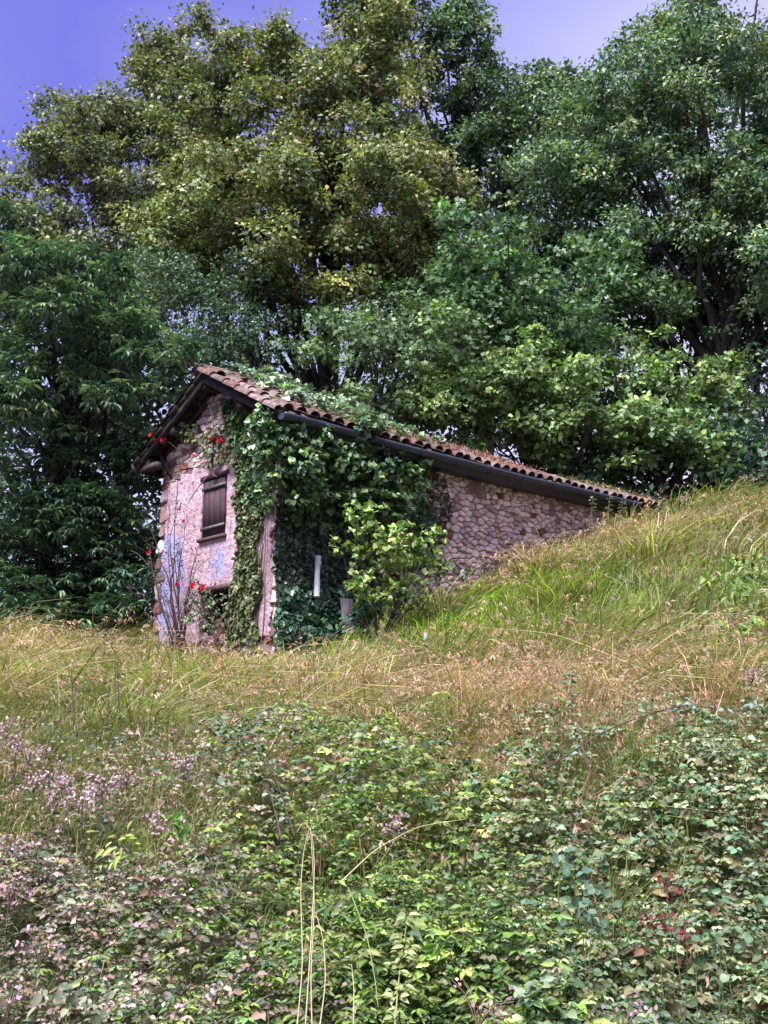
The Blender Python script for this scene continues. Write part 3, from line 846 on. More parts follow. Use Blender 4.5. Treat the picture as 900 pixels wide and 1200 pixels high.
# -- left back oak
tree('oak_tree', 'grey-green oak with ragged domed crown standing against the violet sky at far left', 'tree', WOOD, (150, 690, 31),
     [(150, 170, 30, 95, 65, 2.4, 20), (210, 95, 30.5, 60, 50, 2, 10), (90, 215, 30, 65, 75, 2.2, 14), (170, 270, 30, 110, 75, 2.2, 18), (120, 340, 30, 120, 60, 2, 12), (105, 150, 30.5, 70, 40, 2, 10), (55, 205, 31, 60, 40, 2, 10), (190, 90, 31, 50, 35, 2, 7), (20, 280, 31, 70, 45, 2, 12), (60, 350, 31, 90, 50, 2, 12), (250, 200, 31, 80, 90, 2, 14)],
     (.14, .64, T4, [(.085, .105, .05), (.06, .08, .044), (.115, .12, .055), (.09, .09, .055)]), .34, nl=20, per=1150, m=14, rr=(.55, .95))
# -- centre back tall dark tree
tree('oak_tree', 'tall dark green oak reaching the top edge, right of the olive oak', 'tree', WOOD, (560, 640, 34),
     [(500, 55, 33, 95, 90, 2.6, 18), (585, 150, 33, 75, 85, 2.6, 18), (560, 240, 33, 80, 70, 2.4, 12), (470, -20, 33.5, 60, 60, 2, 7), (640, 215, 33, 55, 95, 2, 14), (430, 20, 33, 50, 50, 2, 8), (545, 50, 33.5, 45, 50, 2, 8), (650, 110, 33, 55, 40, 2, 9), (540, 330, 33, 90, 60, 2, 12)],
     (.165, .64, T4, [(.045, .082, .052), (.055, .088, .045), (.032, .055, .038), (.085, .105, .045)]), .4, nl=20, per=1100, m=14, rr=(.6, 1.05))
# -- right hand tall trees
tree('ash_tree', 'towering ash with airy mid green crown filling the upper right corner', 'tree', WOOD, (865, 600, 27),
     [(820, 90, 26, 130, 100, 2.8, 34), (730, 150, 26.5, 90, 85, 2.4, 20), (850, 250, 26, 110, 95, 2.6, 22), (690, 230, 26, 80, 75, 2.2, 16), (800, 15, 27, 50, 40, 2, 7), (900, -60, 26, 90, 60, 2.4, 10), (930, 160, 25.5, 60, 130, 2.4, 16), (870, 340, 26, 80, 70, 2.2, 18), (670, 190, 27, 50, 50, 2, 8)],
     (.13, .6, T4, [(.055, .098, .056), (.08, .125, .062), (.038, .072, .05), (.125, .15, .062)]), .3, nl=16, per=1420, m=14, rr=(.55, 1.0), topf=.7)
tree('oak_tree', 'shadowy blue-green tree behind the right hand hazels, dark trunks showing below its crown', 'tree', WOOD, (800, 610, 29),
     [(780, 320, 28.5, 130, 80, 2, 24), (870, 370, 28, 90, 60, 2, 18), (720, 400, 29, 90, 60, 2, 12), (640, 330, 28.5, 80, 90, 2, 12)],
     (.15, .6, T4, [(.030, .055, .038), (.040, .070, .042), (.025, .042, .035)]), .18, nl=16, per=700, m=14, rr=(.6, 1.0))
# -- tree behind the gable
tree('oak_tree', 'dark thinly leaved oak just behind the ridge of the barn, pale sky showing through it', 'tree', WOOD, (330, 690, 26),
     [(270, 400, 25, 90, 55, 1.6, 16), (420, 390, 25.5, 60, 40, 1.6, 6), (225, 345, 25.5, 80, 50, 1.6, 12), (290, 365, 26, 70, 40, 1.4, 14)],
     (.10, .6, T4, [(.035, .062, .036), (.05, .082, .04), (.028, .045, .034)]), .2, nl=16, per=800, m=8, rr=(.5, .85))
# -- chestnut at left, drooping leaf tufts
def tufts(bag, pf, n_per, L, cols):
    for c_, rad, _ in pf:
        k = int(n_per * rad * rad)
        d = unit(rng.normal(size=(k, 3)) + np.array([0, -.5, .35])); pos = c_ + d * (rad * rng.uniform(.55, 1.1, k))[:, None] * np.array([1.15, 1, .6])
        m = 7; az_ = rng.uniform(0, 6.28, k)[:, None] + np.arange(m) * (6.28 / m) + rng.normal(0, .25, (k, m))
        D = np.stack([np.cos(az_), np.sin(az_), rng.uniform(-.85, .05, (k, m))], -1) + d[:, None] * .5
        Nn = np.stack([np.cos(az_) * .5, np.sin(az_) * .5, np.ones((k, m))], -1) + rng.normal(0, .15, (k, m, 3))
        pp = np.repeat(pos[:, None], m, 1) + unit(D) * .02
        LL = L * rng.uniform(.7, 1.2, k * m)
        C = np.repeat(tint(k, cols, .25), m, 0) * np.exp(rng.normal(0, .12, k * m))[:, None] * np.exp(rng.normal(0, .2))
        leaves(bag, pp.reshape(-1, 3), D.reshape(-1, 3), Nn.reshape(-1, 3), LL, LL * .34, T6, C)
def chestnut(label, basep, ells, cols, tr, n_per=85, L=.19, rr=(.45, .8)):
    base = P(*basep); base[2] = float(gz(base[0], base[1])) - .1
    root = empty('chestnut_tree', base, label, 'tree', WOOD)
    pf = puffs_from(ells, rr=rr)
    trunk_mesh(base, pf, tr, nl=28, topf=.85).build('trunk', M['bark'], root)
    q = Bag(); tufts(q, pf, n_per, L, cols); q.build('crown', M['leafgloss'], root); print('chestnut', q.n)
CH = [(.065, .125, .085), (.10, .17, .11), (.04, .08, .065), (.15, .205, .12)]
chestnut('large chestnut with drooping leaf tufts at the left edge, before the oaks', (60, 735, 21.5),
    [(60, 335, 20.5, 95, 50, 1.5, 20), (110, 410, 20, 115, 55, 1.6, 28), (30, 480, 20, 90, 60, 1.6, 18), (150, 500, 20, 75, 50, 1.4, 16), (20, 300, 21, 50, 30, 1.2, 6)], CH, .22)
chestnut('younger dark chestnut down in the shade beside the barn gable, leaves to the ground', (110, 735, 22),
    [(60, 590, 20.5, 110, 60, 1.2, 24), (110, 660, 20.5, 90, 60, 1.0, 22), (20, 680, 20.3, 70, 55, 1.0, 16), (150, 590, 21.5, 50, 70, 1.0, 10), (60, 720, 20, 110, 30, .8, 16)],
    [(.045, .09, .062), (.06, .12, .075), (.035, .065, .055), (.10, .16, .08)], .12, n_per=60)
# -- understory: maples and hazels
HZ = [(.075, .125, .040), (.105, .155, .050), (.050, .090, .038), (.14, .175, .06)]
GU = 'leafy understory at the edge of the wood'
tree('maple_tree', 'light green field maple mounded directly behind the middle of the barn roof', 'tree', GU, (440, 660, 24),
     [(440, 425, 22.8, 75, 55, 1.4, 22), (425, 480, 22.5, 40, 28, 1.0, 5), (500, 390, 23, 60, 45, 1.4, 14)],
     (.12, .75, TPALM, [(.070, .110, .045), (.10, .14, .055), (.05, .085, .04)]), .12, nl=14, rr=(.45, .75), per=900, m=12, topf=.8)
tree('maple_tree', 'taller green maple above it, between the olive oak and the dark right hand trees', 'tree', GU, (620, 640, 26),
     [(580, 300, 24.5, 75, 45, 1.6, 18), (640, 370, 24.2, 80, 55, 1.6, 20), (700, 310, 25, 70, 55, 1.5, 14), (540, 340, 24.5, 50, 45, 1.4, 8)],
     (.13, .75, TPALM, [(.055, .105, .042), (.085, .14, .05), (.035, .07, .036)]), .15, nl=16, rr=(.45, .8), per=1250, m=12, topf=.8)
tree('hazel_bush', 'bright green hazel spreading behind the right half of the roof', 'bush', GU, (640, 620, 24),
     [(620, 450, 23.2, 85, 50, 1.4, 24), (560, 470, 23, 60, 35, 1.2, 10), (690, 500, 23.5, 60, 45, 1.2, 14), (520, 490, 23.5, 45, 35, 1.0, 9), (600, 510, 23.2, 50, 30, 1.0, 8)],
     (.108, .78, THEART, HZ), .07, nl=18, rr=(.4, .72), per=1500, m=12, topf=.7)
tree('hazel_bush', 'yellow-green hazel right of the roof end, rising from the grassy crest', 'bush', GU, (790, 610, 24),
     [(740, 450, 24, 70, 50, 1.3, 16), (780, 520, 23.8, 75, 45, 1.3, 16), (830, 470, 24.5, 50, 50, 1.2, 8), (700, 550, 23.8, 60, 25, 1, 8), (840, 550, 24, 40, 35, 1, 6)],
     (.108, .78, THEART, HZ), .07, nl=18, rr=(.4, .72), per=1500, m=12, topf=.7)
tree('hazel_bush', 'dim blue-green bush in deep shade at the right edge above the crest', 'bush', GU, (890, 590, 26),
     [(890, 520, 25.5, 55, 55, 1.2, 12), (900, 440, 26, 50, 40, 1.2, 6)],
     (.13, .7, THEART, [(.028, .055, .038), (.04, .075, .045)]), .09, nl=12, rr=(.45, .8), per=360, m=12, topf=.7)
# -- bare leaning trunks and the dark horizontal limb at right
GT = 'bare dark stems in the shade at right'
for k, (x0, y0, Yd, x1, y1, r, lb) in enumerate([
    (845, 590, 27, 838, 330, .17, 'thick dark trunk right of the hazels, nearly upright'),
    (822, 590, 27.5, 812, 350, .09, 'thin dark trunk left of the thick one'),
    (880, 590, 28, 893, 330, .13, 'dark trunk by the right edge, leaning right')]):
    b_ = P(x0, y0, Yd); b_[2] = float(gz(b_[0], b_[1])) - .1; t_ = P(x1, y1, Yd)
    root = empty('bare_tree', b_, lb, 'tree')
    q = Bag(); ln = bez(b_, (b_ + t_) / 2 + np.array([.25 - .2 * k, 0, 0]), t_, 9); q.tube(ln, np.linspace(r, r * .55, 9), 8); q.build('trunk', M['bark'], root)
    for _ in range(9):
        q = Bag(); j = rng.integers(3, 9); e_ = ln[j] + np.array([rng.normal(0, 1.0), rng.normal(-.3, .5), rng.uniform(.2, 1.4)])
        q.tube(bez(ln[j], (ln[j] + e_) / 2 + rng.normal(0, .2, 3), e_, 6), np.linspace(r * .3, .012, 6), 5); q.build('branch', M['bark'], root)
    q = Bag()
    if k == 0:
        l2 = np.array([P(848, 425, 27), P(840, 418, 26.8), P(815, 421, 26.5), P(790, 424, 26.3), P(770, 420, 26.2)]); q.tube(l2, [.09, .08, .06, .05, .03], 7); q.build('branch', M['bark'], root); q = Bag()
        l2 = np.array([P(848, 420, 27), P(862, 430, 26.8), P(885, 440, 26.5), P(905, 452, 26.4)]); q.tube(l2, [.1, .09, .075, .06], 7); q.build('branch', M['bark'], root)

# -- dark brush that closes the foot of the wood
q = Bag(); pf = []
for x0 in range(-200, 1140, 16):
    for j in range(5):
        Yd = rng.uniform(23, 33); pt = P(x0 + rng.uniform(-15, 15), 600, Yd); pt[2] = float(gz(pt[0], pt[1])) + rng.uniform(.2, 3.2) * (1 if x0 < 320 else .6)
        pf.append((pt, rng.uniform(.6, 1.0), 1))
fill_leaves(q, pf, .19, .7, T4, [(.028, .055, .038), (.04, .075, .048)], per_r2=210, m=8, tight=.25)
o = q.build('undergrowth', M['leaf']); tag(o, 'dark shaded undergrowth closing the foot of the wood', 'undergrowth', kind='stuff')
# -- the deeper wood, one dark mass seen through the gaps
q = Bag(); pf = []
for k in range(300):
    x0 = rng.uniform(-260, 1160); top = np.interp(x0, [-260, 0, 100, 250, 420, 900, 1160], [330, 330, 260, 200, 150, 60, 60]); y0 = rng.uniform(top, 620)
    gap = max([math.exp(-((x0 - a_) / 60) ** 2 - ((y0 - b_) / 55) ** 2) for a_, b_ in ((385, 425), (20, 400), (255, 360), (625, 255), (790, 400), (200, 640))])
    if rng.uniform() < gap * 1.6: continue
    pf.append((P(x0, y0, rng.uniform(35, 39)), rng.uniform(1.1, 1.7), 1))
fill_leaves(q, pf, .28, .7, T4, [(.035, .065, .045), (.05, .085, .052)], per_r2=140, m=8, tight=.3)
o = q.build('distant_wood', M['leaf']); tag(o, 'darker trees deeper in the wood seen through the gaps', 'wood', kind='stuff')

# ------------------------------------------------------------------ ivy on the barn
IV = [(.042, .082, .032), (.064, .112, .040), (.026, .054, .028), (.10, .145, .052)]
def poly_in(poly, x, y):
    poly = np.asarray(poly); ins = np.zeros(x.shape, bool); j = len(poly) - 1
    for i in range(len(poly)):
        xi, yi = poly[i]; xj, yj = poly[j]
        c_ = ((yi > y) != (yj > y)) & (x < (xj - xi) * (y - yi) / (yj - yi + 1e-12) + xi); ins ^= c_; j = i
    return ins
def wall_ivy(bag, pxpoly, fn, O, U, nrm, n, L, cols, dep=(.03, .14), T=THEART, wd=.95, var=.3, batter=0):
    poly = [fn(*p) for p in pxpoly]; pa = np.array(poly); lo, hi = pa.min(0), pa.max(0)
    u = rng.uniform(lo[0], hi[0], n * 3); z = rng.uniform(lo[1], hi[1], n * 3)
    k = poly_in(poly, u + .05 * wob(u, z, 8, 3), z + .07 * wob(u, z, 7, 9)); u, z = u[k][:n], z[k][:n]; m_ = len(u)
    thick = dep[0] + (dep[1] - dep[0]) * np.clip(.5 + .5 * wob(u, z, 6, 13), 0, 1) * rng.uniform(.3, 1, m_)
    pos = O + u[:, None] * U * (1 + batter * (EZ - z))[:, None] + (z - O[2])[:, None] * Z + thick[:, None] * nrm
    D = np.array([0, 0, -.8]) + rng.normal(0, .55, (m_, 3)) + nrm * .25
    Nn = nrm + np.array([0, 0, .45]) + rng.normal(0, .4, (m_, 3))
    LL = L * rng.uniform(.6, 1.3, m_)
    leaves(bag, pos, D, Nn, LL, LL * wd, T, tint(m_, cols, var))
def ivy_stems(bag, n, u0, u1, z0, z1, O, U, nrm, r=.006, d=.04):
    for _ in range(n):
        u = random.uniform(u0, u1); ln = []
        for k in range(9):
            t = k / 8; u += random.uniform(-.07, .07); ln.append(O + U * u + Z * (z0 + (z1 - z0) * t - O[2]) + nrm * (d + random.uniform(0, .03)))
        bag.tube(ln, np.linspace(r * 1.5, r * .5, 9), 5, (.13, .10, .09))
zlow = lambda px, py: LP(px, py)[1]
def ivy_root(px, py, fn, O, U, label):
    u, z = fn(px, py); return empty('ivy', O + U * u + Z * (z - O[2]), label, 'ivy')
# canopy over the near corner and under the gutter
r_ = ivy_root(345, 740, LP, C0, A, 'dense dark ivy canopy bulging over the barn corner beneath the gutter')
q = Bag()
pf = []
for px, py, rad, dd in [(300, 500, .26, .2), (295, 530, .28, .28), (305, 560, .26, .3), (320, 520, .32, .4), (335, 545, .34, .45), (345, 575, .32, .5), (360, 525, .3, .42), (375, 545, .34, .5), (395, 560, .34, .48), (355, 505, .26, .35),
                        (405, 530, .3, .38), (420, 555, .34, .42), (445, 560, .34, .4), (430, 585, .34, .4), (440, 530, .26, .34), (465, 575, .32, .36), (330, 592, .2, .45), (368, 592, .24, .5), (395, 590, .28, .45),
                        (415, 500, .2, .4), (470, 550, .26, .32), (300, 585, .22, .2), (455, 605, .26, .4), (310, 480, .16, .2)]:
    u, z = LP(px, py); pf.append((Lw(u, z, dd * .8), rad, 1))
fill_leaves(q, pf, .072, .95, THEART, IV, per_r2=3900, m=9, droop=.5, up=.6, tight=.06)
wall_ivy(q, [(318, 470), (500, 530), (480, 610), (330, 620)], LP, C0, A, NL, 3500, .09, IV, (.05, .3))
q.build('foliage', M['leafgloss'], r_)
q = Bag(); ivy_stems(q, 14, .05, 2.6, 3.4, EZ - .5, C0, A, NL); q.build('stem', M['stem'], r_)
# flat ivy on the lower wall, leaf colours darkened for shade under the canopy
r_ = ivy_root(340, 748, LP, C0, A, 'flat carpet of small ivy leaves, coloured dark for the shade under the canopy, on the wall around the white pipe')
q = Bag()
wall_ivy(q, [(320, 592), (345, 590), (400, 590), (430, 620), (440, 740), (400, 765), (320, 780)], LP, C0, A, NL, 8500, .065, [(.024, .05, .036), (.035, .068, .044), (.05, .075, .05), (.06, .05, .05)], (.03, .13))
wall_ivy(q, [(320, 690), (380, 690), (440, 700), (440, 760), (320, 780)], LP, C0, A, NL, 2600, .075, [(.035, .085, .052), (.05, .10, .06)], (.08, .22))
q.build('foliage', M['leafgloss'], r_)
# ivy strip up the right edge of the gable
r_ = ivy_root(298, 750, GP, C0, B, 'pale green ivy climbing the right edge of the gable beside the window')
q = Bag()
wall_ivy(q, [(280, 480), (298, 478), (311, 610), (305, 640), (312, 680), (304, 720), (309, 755), (268, 755), (276, 690), (284, 640), (281, 560)], GP, C0, B, NG, 5200, .062, [(.085, .115, .05), (.12, .14, .06), (.05, .085, .042), (.16, .15, .075)], (.03, .16), batter=.011)
wall_ivy(q, [(262, 468), (300, 470), (330, 500), (325, 600), (300, 600), (275, 520)], GP, C0, B, NG, 2000, .07, IV, (.04, .2), batter=.011)
q.build('foliage', M['leaf'], r_)
q = Bag(); ivy_stems(q, 7, .25, .6, 3.0, EZ - .2, C0, B, NG); q.build('stem', M['stem'], r_)
# little tufts under the apex
r_ = ivy_root(262, 520, GP, C0, B, 'wispy creeper hanging under the verge above the shutter')
q = Bag()
wall_ivy(q, [(240, 505), (275, 500), (282, 545), (250, 548)], GP, C0, B, NG, 260, .07, [(.06, .09, .05), (.10, .13, .06), (.10, .07, .05)], (.05, .22), batter=.011)
wall_ivy(q, [(225, 500), (240, 500), (238, 520), (222, 520)], GP, C0, B, NG, 60, .07, [(.14, .16, .07)], (.1, .3), batter=.011)
q.build('foliage', M['leaf'], r_)
q = Bag()
for (x0, y0), (x1, y1), (x2, y2) in [((236, 448), (238, 480), (250, 498)), ((250, 470), (262, 500), (258, 560)), ((275, 540), (245, 560), (228, 592)), ((262, 535), (250, 555), (262, 560)), ((285, 530), (266, 560), (240, 548))]:
    pts_ = [C0 + B * u * (1 + .011 * (EZ - z)) + Z * (z - C0[2]) + NG * .12 for u, z in (GP(x0, y0), GP(x1, y1), GP(x2, y2))]
    q.tube(bez(*pts_, 9), np.linspace(.014, .006, 9), 5, (.16, .11, .11))
q.build('stem', M['stem'], r_)
# ivy over the roof
p_ = roofpt(1.2, .5, 0, .1)
r_ = empty('ivy', p_, 'silvery green ivy sprawled over the roof tiles behind the gutter', 'ivy')
q = Bag(); pf = []
for aa, s, rad in [(.75, .3, .2), (1.0, .5, .22), (1.2, .25, .24), (1.4, .6, .24), (1.5, .3, .22), (1.7, .8, .22), (1.9, .5, .24), (2.2, .7, .2), (1.6, .97, .18), (2.5, .9, .16), (2.7, .6, .15), (.9, .12, .16), (3.0, .85, .12), (.65, .7, .14), (1.2, .85, .16), (2.1, .95, .14), (3.4, .9, .08), (.85, .9, .16), (.7, .15, .18), (1.1, .05, .22), (1.35, .05, .2), (1.7, .1, .2), (2.1, .2, .18), (2.6, .3, .13), (1.55, 1.03, .2), (1.7, 1.03, .18), (.5, .45, .1)]:
    pf.append((roofpt(aa, s, 0, .17), rad * 1.15, 1))
fill_leaves(q, pf, .08, .95, THEART, [(.11, .17, .10), (.16, .22, .14), (.06, .11, .06), (.19, .22, .12)], per_r2=3000, m=8, droop=.1, tight=.06)
q.build('foliage', M['leafgloss'], r_)
q = Bag()
for _ in range(10):
    a0 = random.uniform(.6, 2.4); q.tube(bez(roofpt(a0, .95, 0, .1), roofpt(a0 + .3, .5, 0, .3), roofpt(a0 + random.uniform(-.4, .8), .1, 0, .12), 7), .009, 5, (.14, .1, .09))
q.build('stem', M['stem'], r_)
# dry reddish litter and moss on the tiles
def litter(label, a0, a1, n, cols, s0=.35):
    p_ = roofpt((a0 + a1) / 2, .8, 0, .1); q = Bag(); 
    aa = rng.uniform(a0, a1, n); ss = rng.uniform(s0, 1, n)
    pos = np.array([roofpt(x, y, 0, .11 + rng.uniform(0, .06)) for x, y in zip(aa, ss)])
    leaves(q, pos, rng.normal(size=(n, 3)), np.array([0, -.2, 1]) + rng.normal(0, .5, (n, 3)), rng.uniform(.05, .13, n), .025, T4, tint(n, cols, .3))
    o = q.build('leaf_litter', M['leaf']); tag(o, label, 'leaf litter', kind='stuff')
litter('dry reddish leaf litter lying on the tiles over the stone wall', 4.2, 5.8, 600, [(.17, .075, .07), (.22, .12, .11)])
litter('brown dead stems and leaves piled on the tiles behind the near gutter', .9, 3.6, 1300, [(.15, .08, .06), (.22, .14, .11), (.1, .12, .06)], .6)
litter('yellowish moss and straw on the low end of the roof', 7.8, 9.4, 450, [(.16, .13, .08), (.20, .14, .11), (.12, .13, .06)])

# withered yellow-brown climber right of the canopy
r_ = ivy_root(455, 690, LP, C0, A, 'half withered climber, yellow and brown, hanging on the wall right of the ivy canopy')
q = Bag()
wall_ivy(q, [(445, 555), (470, 555), (475, 620), (465, 680), (435, 680), (438, 600)], LP, C0, A, NL, 1500, .075, [(.24, .20, .06), (.17, .16, .06), (.14, .07, .05), (.10, .13, .05)], (.12, .34))
wall_ivy(q, [(465, 560), (500, 590), (500, 660), (470, 670)], LP, C0, A, NL, 1300, .08, [(.05, .10, .045), (.08, .13, .055)], (.06, .3))
wall_ivy(q, [(490, 545), (520, 560), (525, 600), (515, 660), (490, 640)], LP, C0, A, NL, 600, .06, [(.05, .07, .04), (.10, .09, .06)], (.03, .12))
q.build('foliage', M['leaf'], r_)
q = Bag(); ivy_stems(q, 6, 1.9, 2.5, 4.0, EZ - .6, C0, A, NL, d=.1); q.build('stem', M['stem'], r_)
# hazel sapling in front of the wall
def shrub(name, label, cat, basep, pts_, leaf, per, m, r0=.014, gloss=False, droop=.1, group=None, **kw):
    base = P(*basep); base[2] = float(gz(base[0], base[1]))
    root = empty(name, base, label, cat, group)
    pf = [(P(x, y, Yd), rad, 1) for x, y, Yd, rad in pts_]
    q = Bag()
    for c_, rad, _ in pf:
        q.tube(bez(base, base * .5 + c_ * .5 + rng.normal(0, .1, 3), c_, 7), np.linspace(r0, r0 * .25, 7), 5, (.10, .085, .07))
    q.build('stem', M['stem'], root)
    q = Bag(); fill_leaves(q, pf, leaf[0], leaf[1], leaf[2], leaf[3], per_r2=per, m=m, droop=droop, tight=.06, **kw); q.build('foliage', M['leafgloss' if gloss else 'leaf'], root)
    return root
shrub('hazel_sapling', 'yellow-green sapling with layered broad leaves in front of the barn wall', 'sapling', (440, 745, 15.9),
      [(420, 600, 15.6, .22), (435, 625, 15.6, .26), (415, 650, 15.6, .2), (450, 650, 15.7, .3), (475, 660, 15.9, .24), (500, 640, 16.1, .22), (430, 680, 15.7, .28), (465, 690, 15.8, .26), (495, 665, 16.2, .2), (400, 640, 15.6, .16), (512, 630, 16.4, .16), (440, 605, 15.6, .2), (480, 625, 15.8, .24), (460, 640, 15.6, .28), (510, 665, 16.3, .2), (440, 705, 15.6, .24), (485, 690, 15.8, .24), (415, 690, 15.6, .2)],
      (.07, .8, THEART, [(.10, .155, .04), (.14, .195, .052), (.06, .105, .035), (.18, .215, .065)]), 2300, 6, up=1.0)
shrub('bramble_bush', 'grey-green bramble heap at the foot of the stone wall', 'bush', (520, 715, 16.3),
      [(480, 705, 16, .2), (505, 690, 16.2, .24), (530, 678, 16.5, .18), (455, 722, 15.8, .16), (545, 668, 16.8, .12)],
      (.075, .7, T6, [(.07, .095, .055), (.13, .11, .08), (.05, .075, .045)]), 1500, 6)
tag(shrub('dark_bush', 'low dark ivy mound at the foot of the barn corner', 'bush', (350, 765, 15.6),
      [(330, 735, 15.5, .14), (350, 728, 15.5, .18), (375, 735, 15.6, .18), (405, 735, 15.7, .16), (425, 720, 15.9, .2)],
      (.07, .9, THEART, [(.03, .07, .045), (.045, .09, .052)]), 1900, 6))

# ------------------------------------------------------------------ rose on the gable
u, z = GP(236, 742)
rb = c(u, z, .35); rb[2] = float(gz(rb[0], rb[1]))
rose = empty('climbing_rose', rb, 'half dead climbing rose with thorny arching stems and red blooms on the gable', 'rose')
q = Bag()
targets = [(195, 640), (180, 600), (215, 600), (230, 640), (250, 640), (195, 700), (170, 690), (205, 660), (262, 655), (245, 700), (270, 690), (215, 560), (240, 610), (225, 655), (185, 665), (272, 720), (200, 720), (228, 545), (262, 700), (250, 720)]
stems = []
for i, (tx, ty) in enumerate(targets):
    u1, z1 = GP(tx, ty); e_ = c(u1, z1, random.uniform(.10, .3)); mu, mz_ = GP((tx + 236) / 2 + random.uniform(-18, 18), (ty + 720) / 2 - random.uniform(5, 30)); m_ = c(mu, mz_, random.uniform(.2, .6))
    st = rb + rng.normal(0, .07, 3) * np.array([1, 1, 0]); ln = bez(st, m_, e_, 12); ln[1:-1] += rng.normal(0, .014, (10, 3)); stems.append(ln)
    q.tube(ln, np.linspace(.010 if i > 4 else .018, .003, 12), 5, (.045, .026, .036))
    for _ in range(5):
        j = random.randint(4, 10); d = unit(rng.normal(size=3) + NG * .2) * random.uniform(.12, .4)
        q.tube(bez(ln[j], ln[j] + d * .5 + rng.normal(0, .03, 3), ln[j] + d, 4), [.004, .0035, .003, .002], 4, (.09, .055, .07))
q.build('stem', M['stem'], rose)
q = Bag(); n = 420
ii = rng.integers(0, len(stems), n); pos = np.array([stems[i][rng.integers(5, 12)] for i in ii]) + rng.normal(0, .07, (n, 3))
leaves(q, pos, rng.normal(size=(n, 3)), NG + rng.normal(0, .5, (n, 3)), rng.uniform(.03, .06, n), .03, T6, tint(n, [(.05, .09, .05), (.09, .12, .06), (.14, .08, .07)], .3))
pf = [(c(*GP(x, y), .3), rr_, 1) for x, y, rr_ in ((250, 692, .13), (262, 700, .14), (245, 705, .13), (275, 715, .16), (268, 735, .16), (280, 700, .1), (255, 725, .2), (262, 712, .18), (245, 720, .12))]
fill_leaves(q, pf, .06, .7, T6, [(.05, .085, .05), (.09, .12, .065), (.12, .12, .075)], per_r2=2200, m=5, tight=.06)
q.build('foliage', M['leaf'], rose)
def bloom(r=.05):
    q = Bag()
    for lay, (nn, rr_, tilt, ht) in enumerate(((6, 1.0, .35, 0), (5, .8, .8, .012), (4, .55, 1.3, .02), (3, .35, 2.2, .024))):
        a_ = np.arange(nn) * 6.283 / nn + lay * .5
        D = np.stack([np.cos(a_), np.sin(a_), np.full(nn, tilt)], -1); Nn = np.stack([-np.cos(a_) * tilt, -np.sin(a_) * tilt, np.ones(nn)], -1)
        leaves(q, np.zeros((nn, 3)) + np.array([0, 0, ht]) + D * .2 * r, D, Nn, np.full(nn, r * rr_), np.full(nn, r * rr_ * 1.1), T6, (.42, .008, .03) if lay < 2 else (.3, .005, .015))
    me = npmesh('bloom', np.concatenate(q.V), np.concatenate(q.F), np.concatenate(q.C)); me.materials.append(M['petal']); return me
bm_ = bloom(.06)
for (x, y, d) in [(197, 516, .32), (205, 519, .33), (211, 520, .3), (259, 516, .12), (266, 519, .12), (236, 688, .38), (256, 690, .42), (268, 692, .42), (172, 647, -.1), (222, 598, .15), (226, 612, .15), (236, 536, .14)]:
    u, z = GP(x, y); p_ = c(u, z, d)
    small = (x, y) in ((222, 598), (226, 612), (236, 536))
    o = put_local('bloom', bm_, p_, rose, M['petal']); rv = Vector(NG + np.array([0, 0, .5]) + rng.normal(0, .3, 3)); o.rotation_euler = rv.to_track_quat('Z', 'Y').to_euler()
    s_ = .5 if small else random.uniform(.9, 1.15); o.scale = (s_,) * 3
q = Bag()
for (x0, y0), (x1, y1) in (((228, 545), (211, 520)), ((262, 530), (266, 519)), ((185, 665), (172, 647))):
    a_ = c(*GP(x0, y0), .12); b2 = c(*GP(x1, y1), .28); q.tube(bez(a_, (a_ + b2) / 2 + Z * .1, b2, 6), .005, 4, (.1, .08, .07))
q.build('stem', M['stem'], rose)

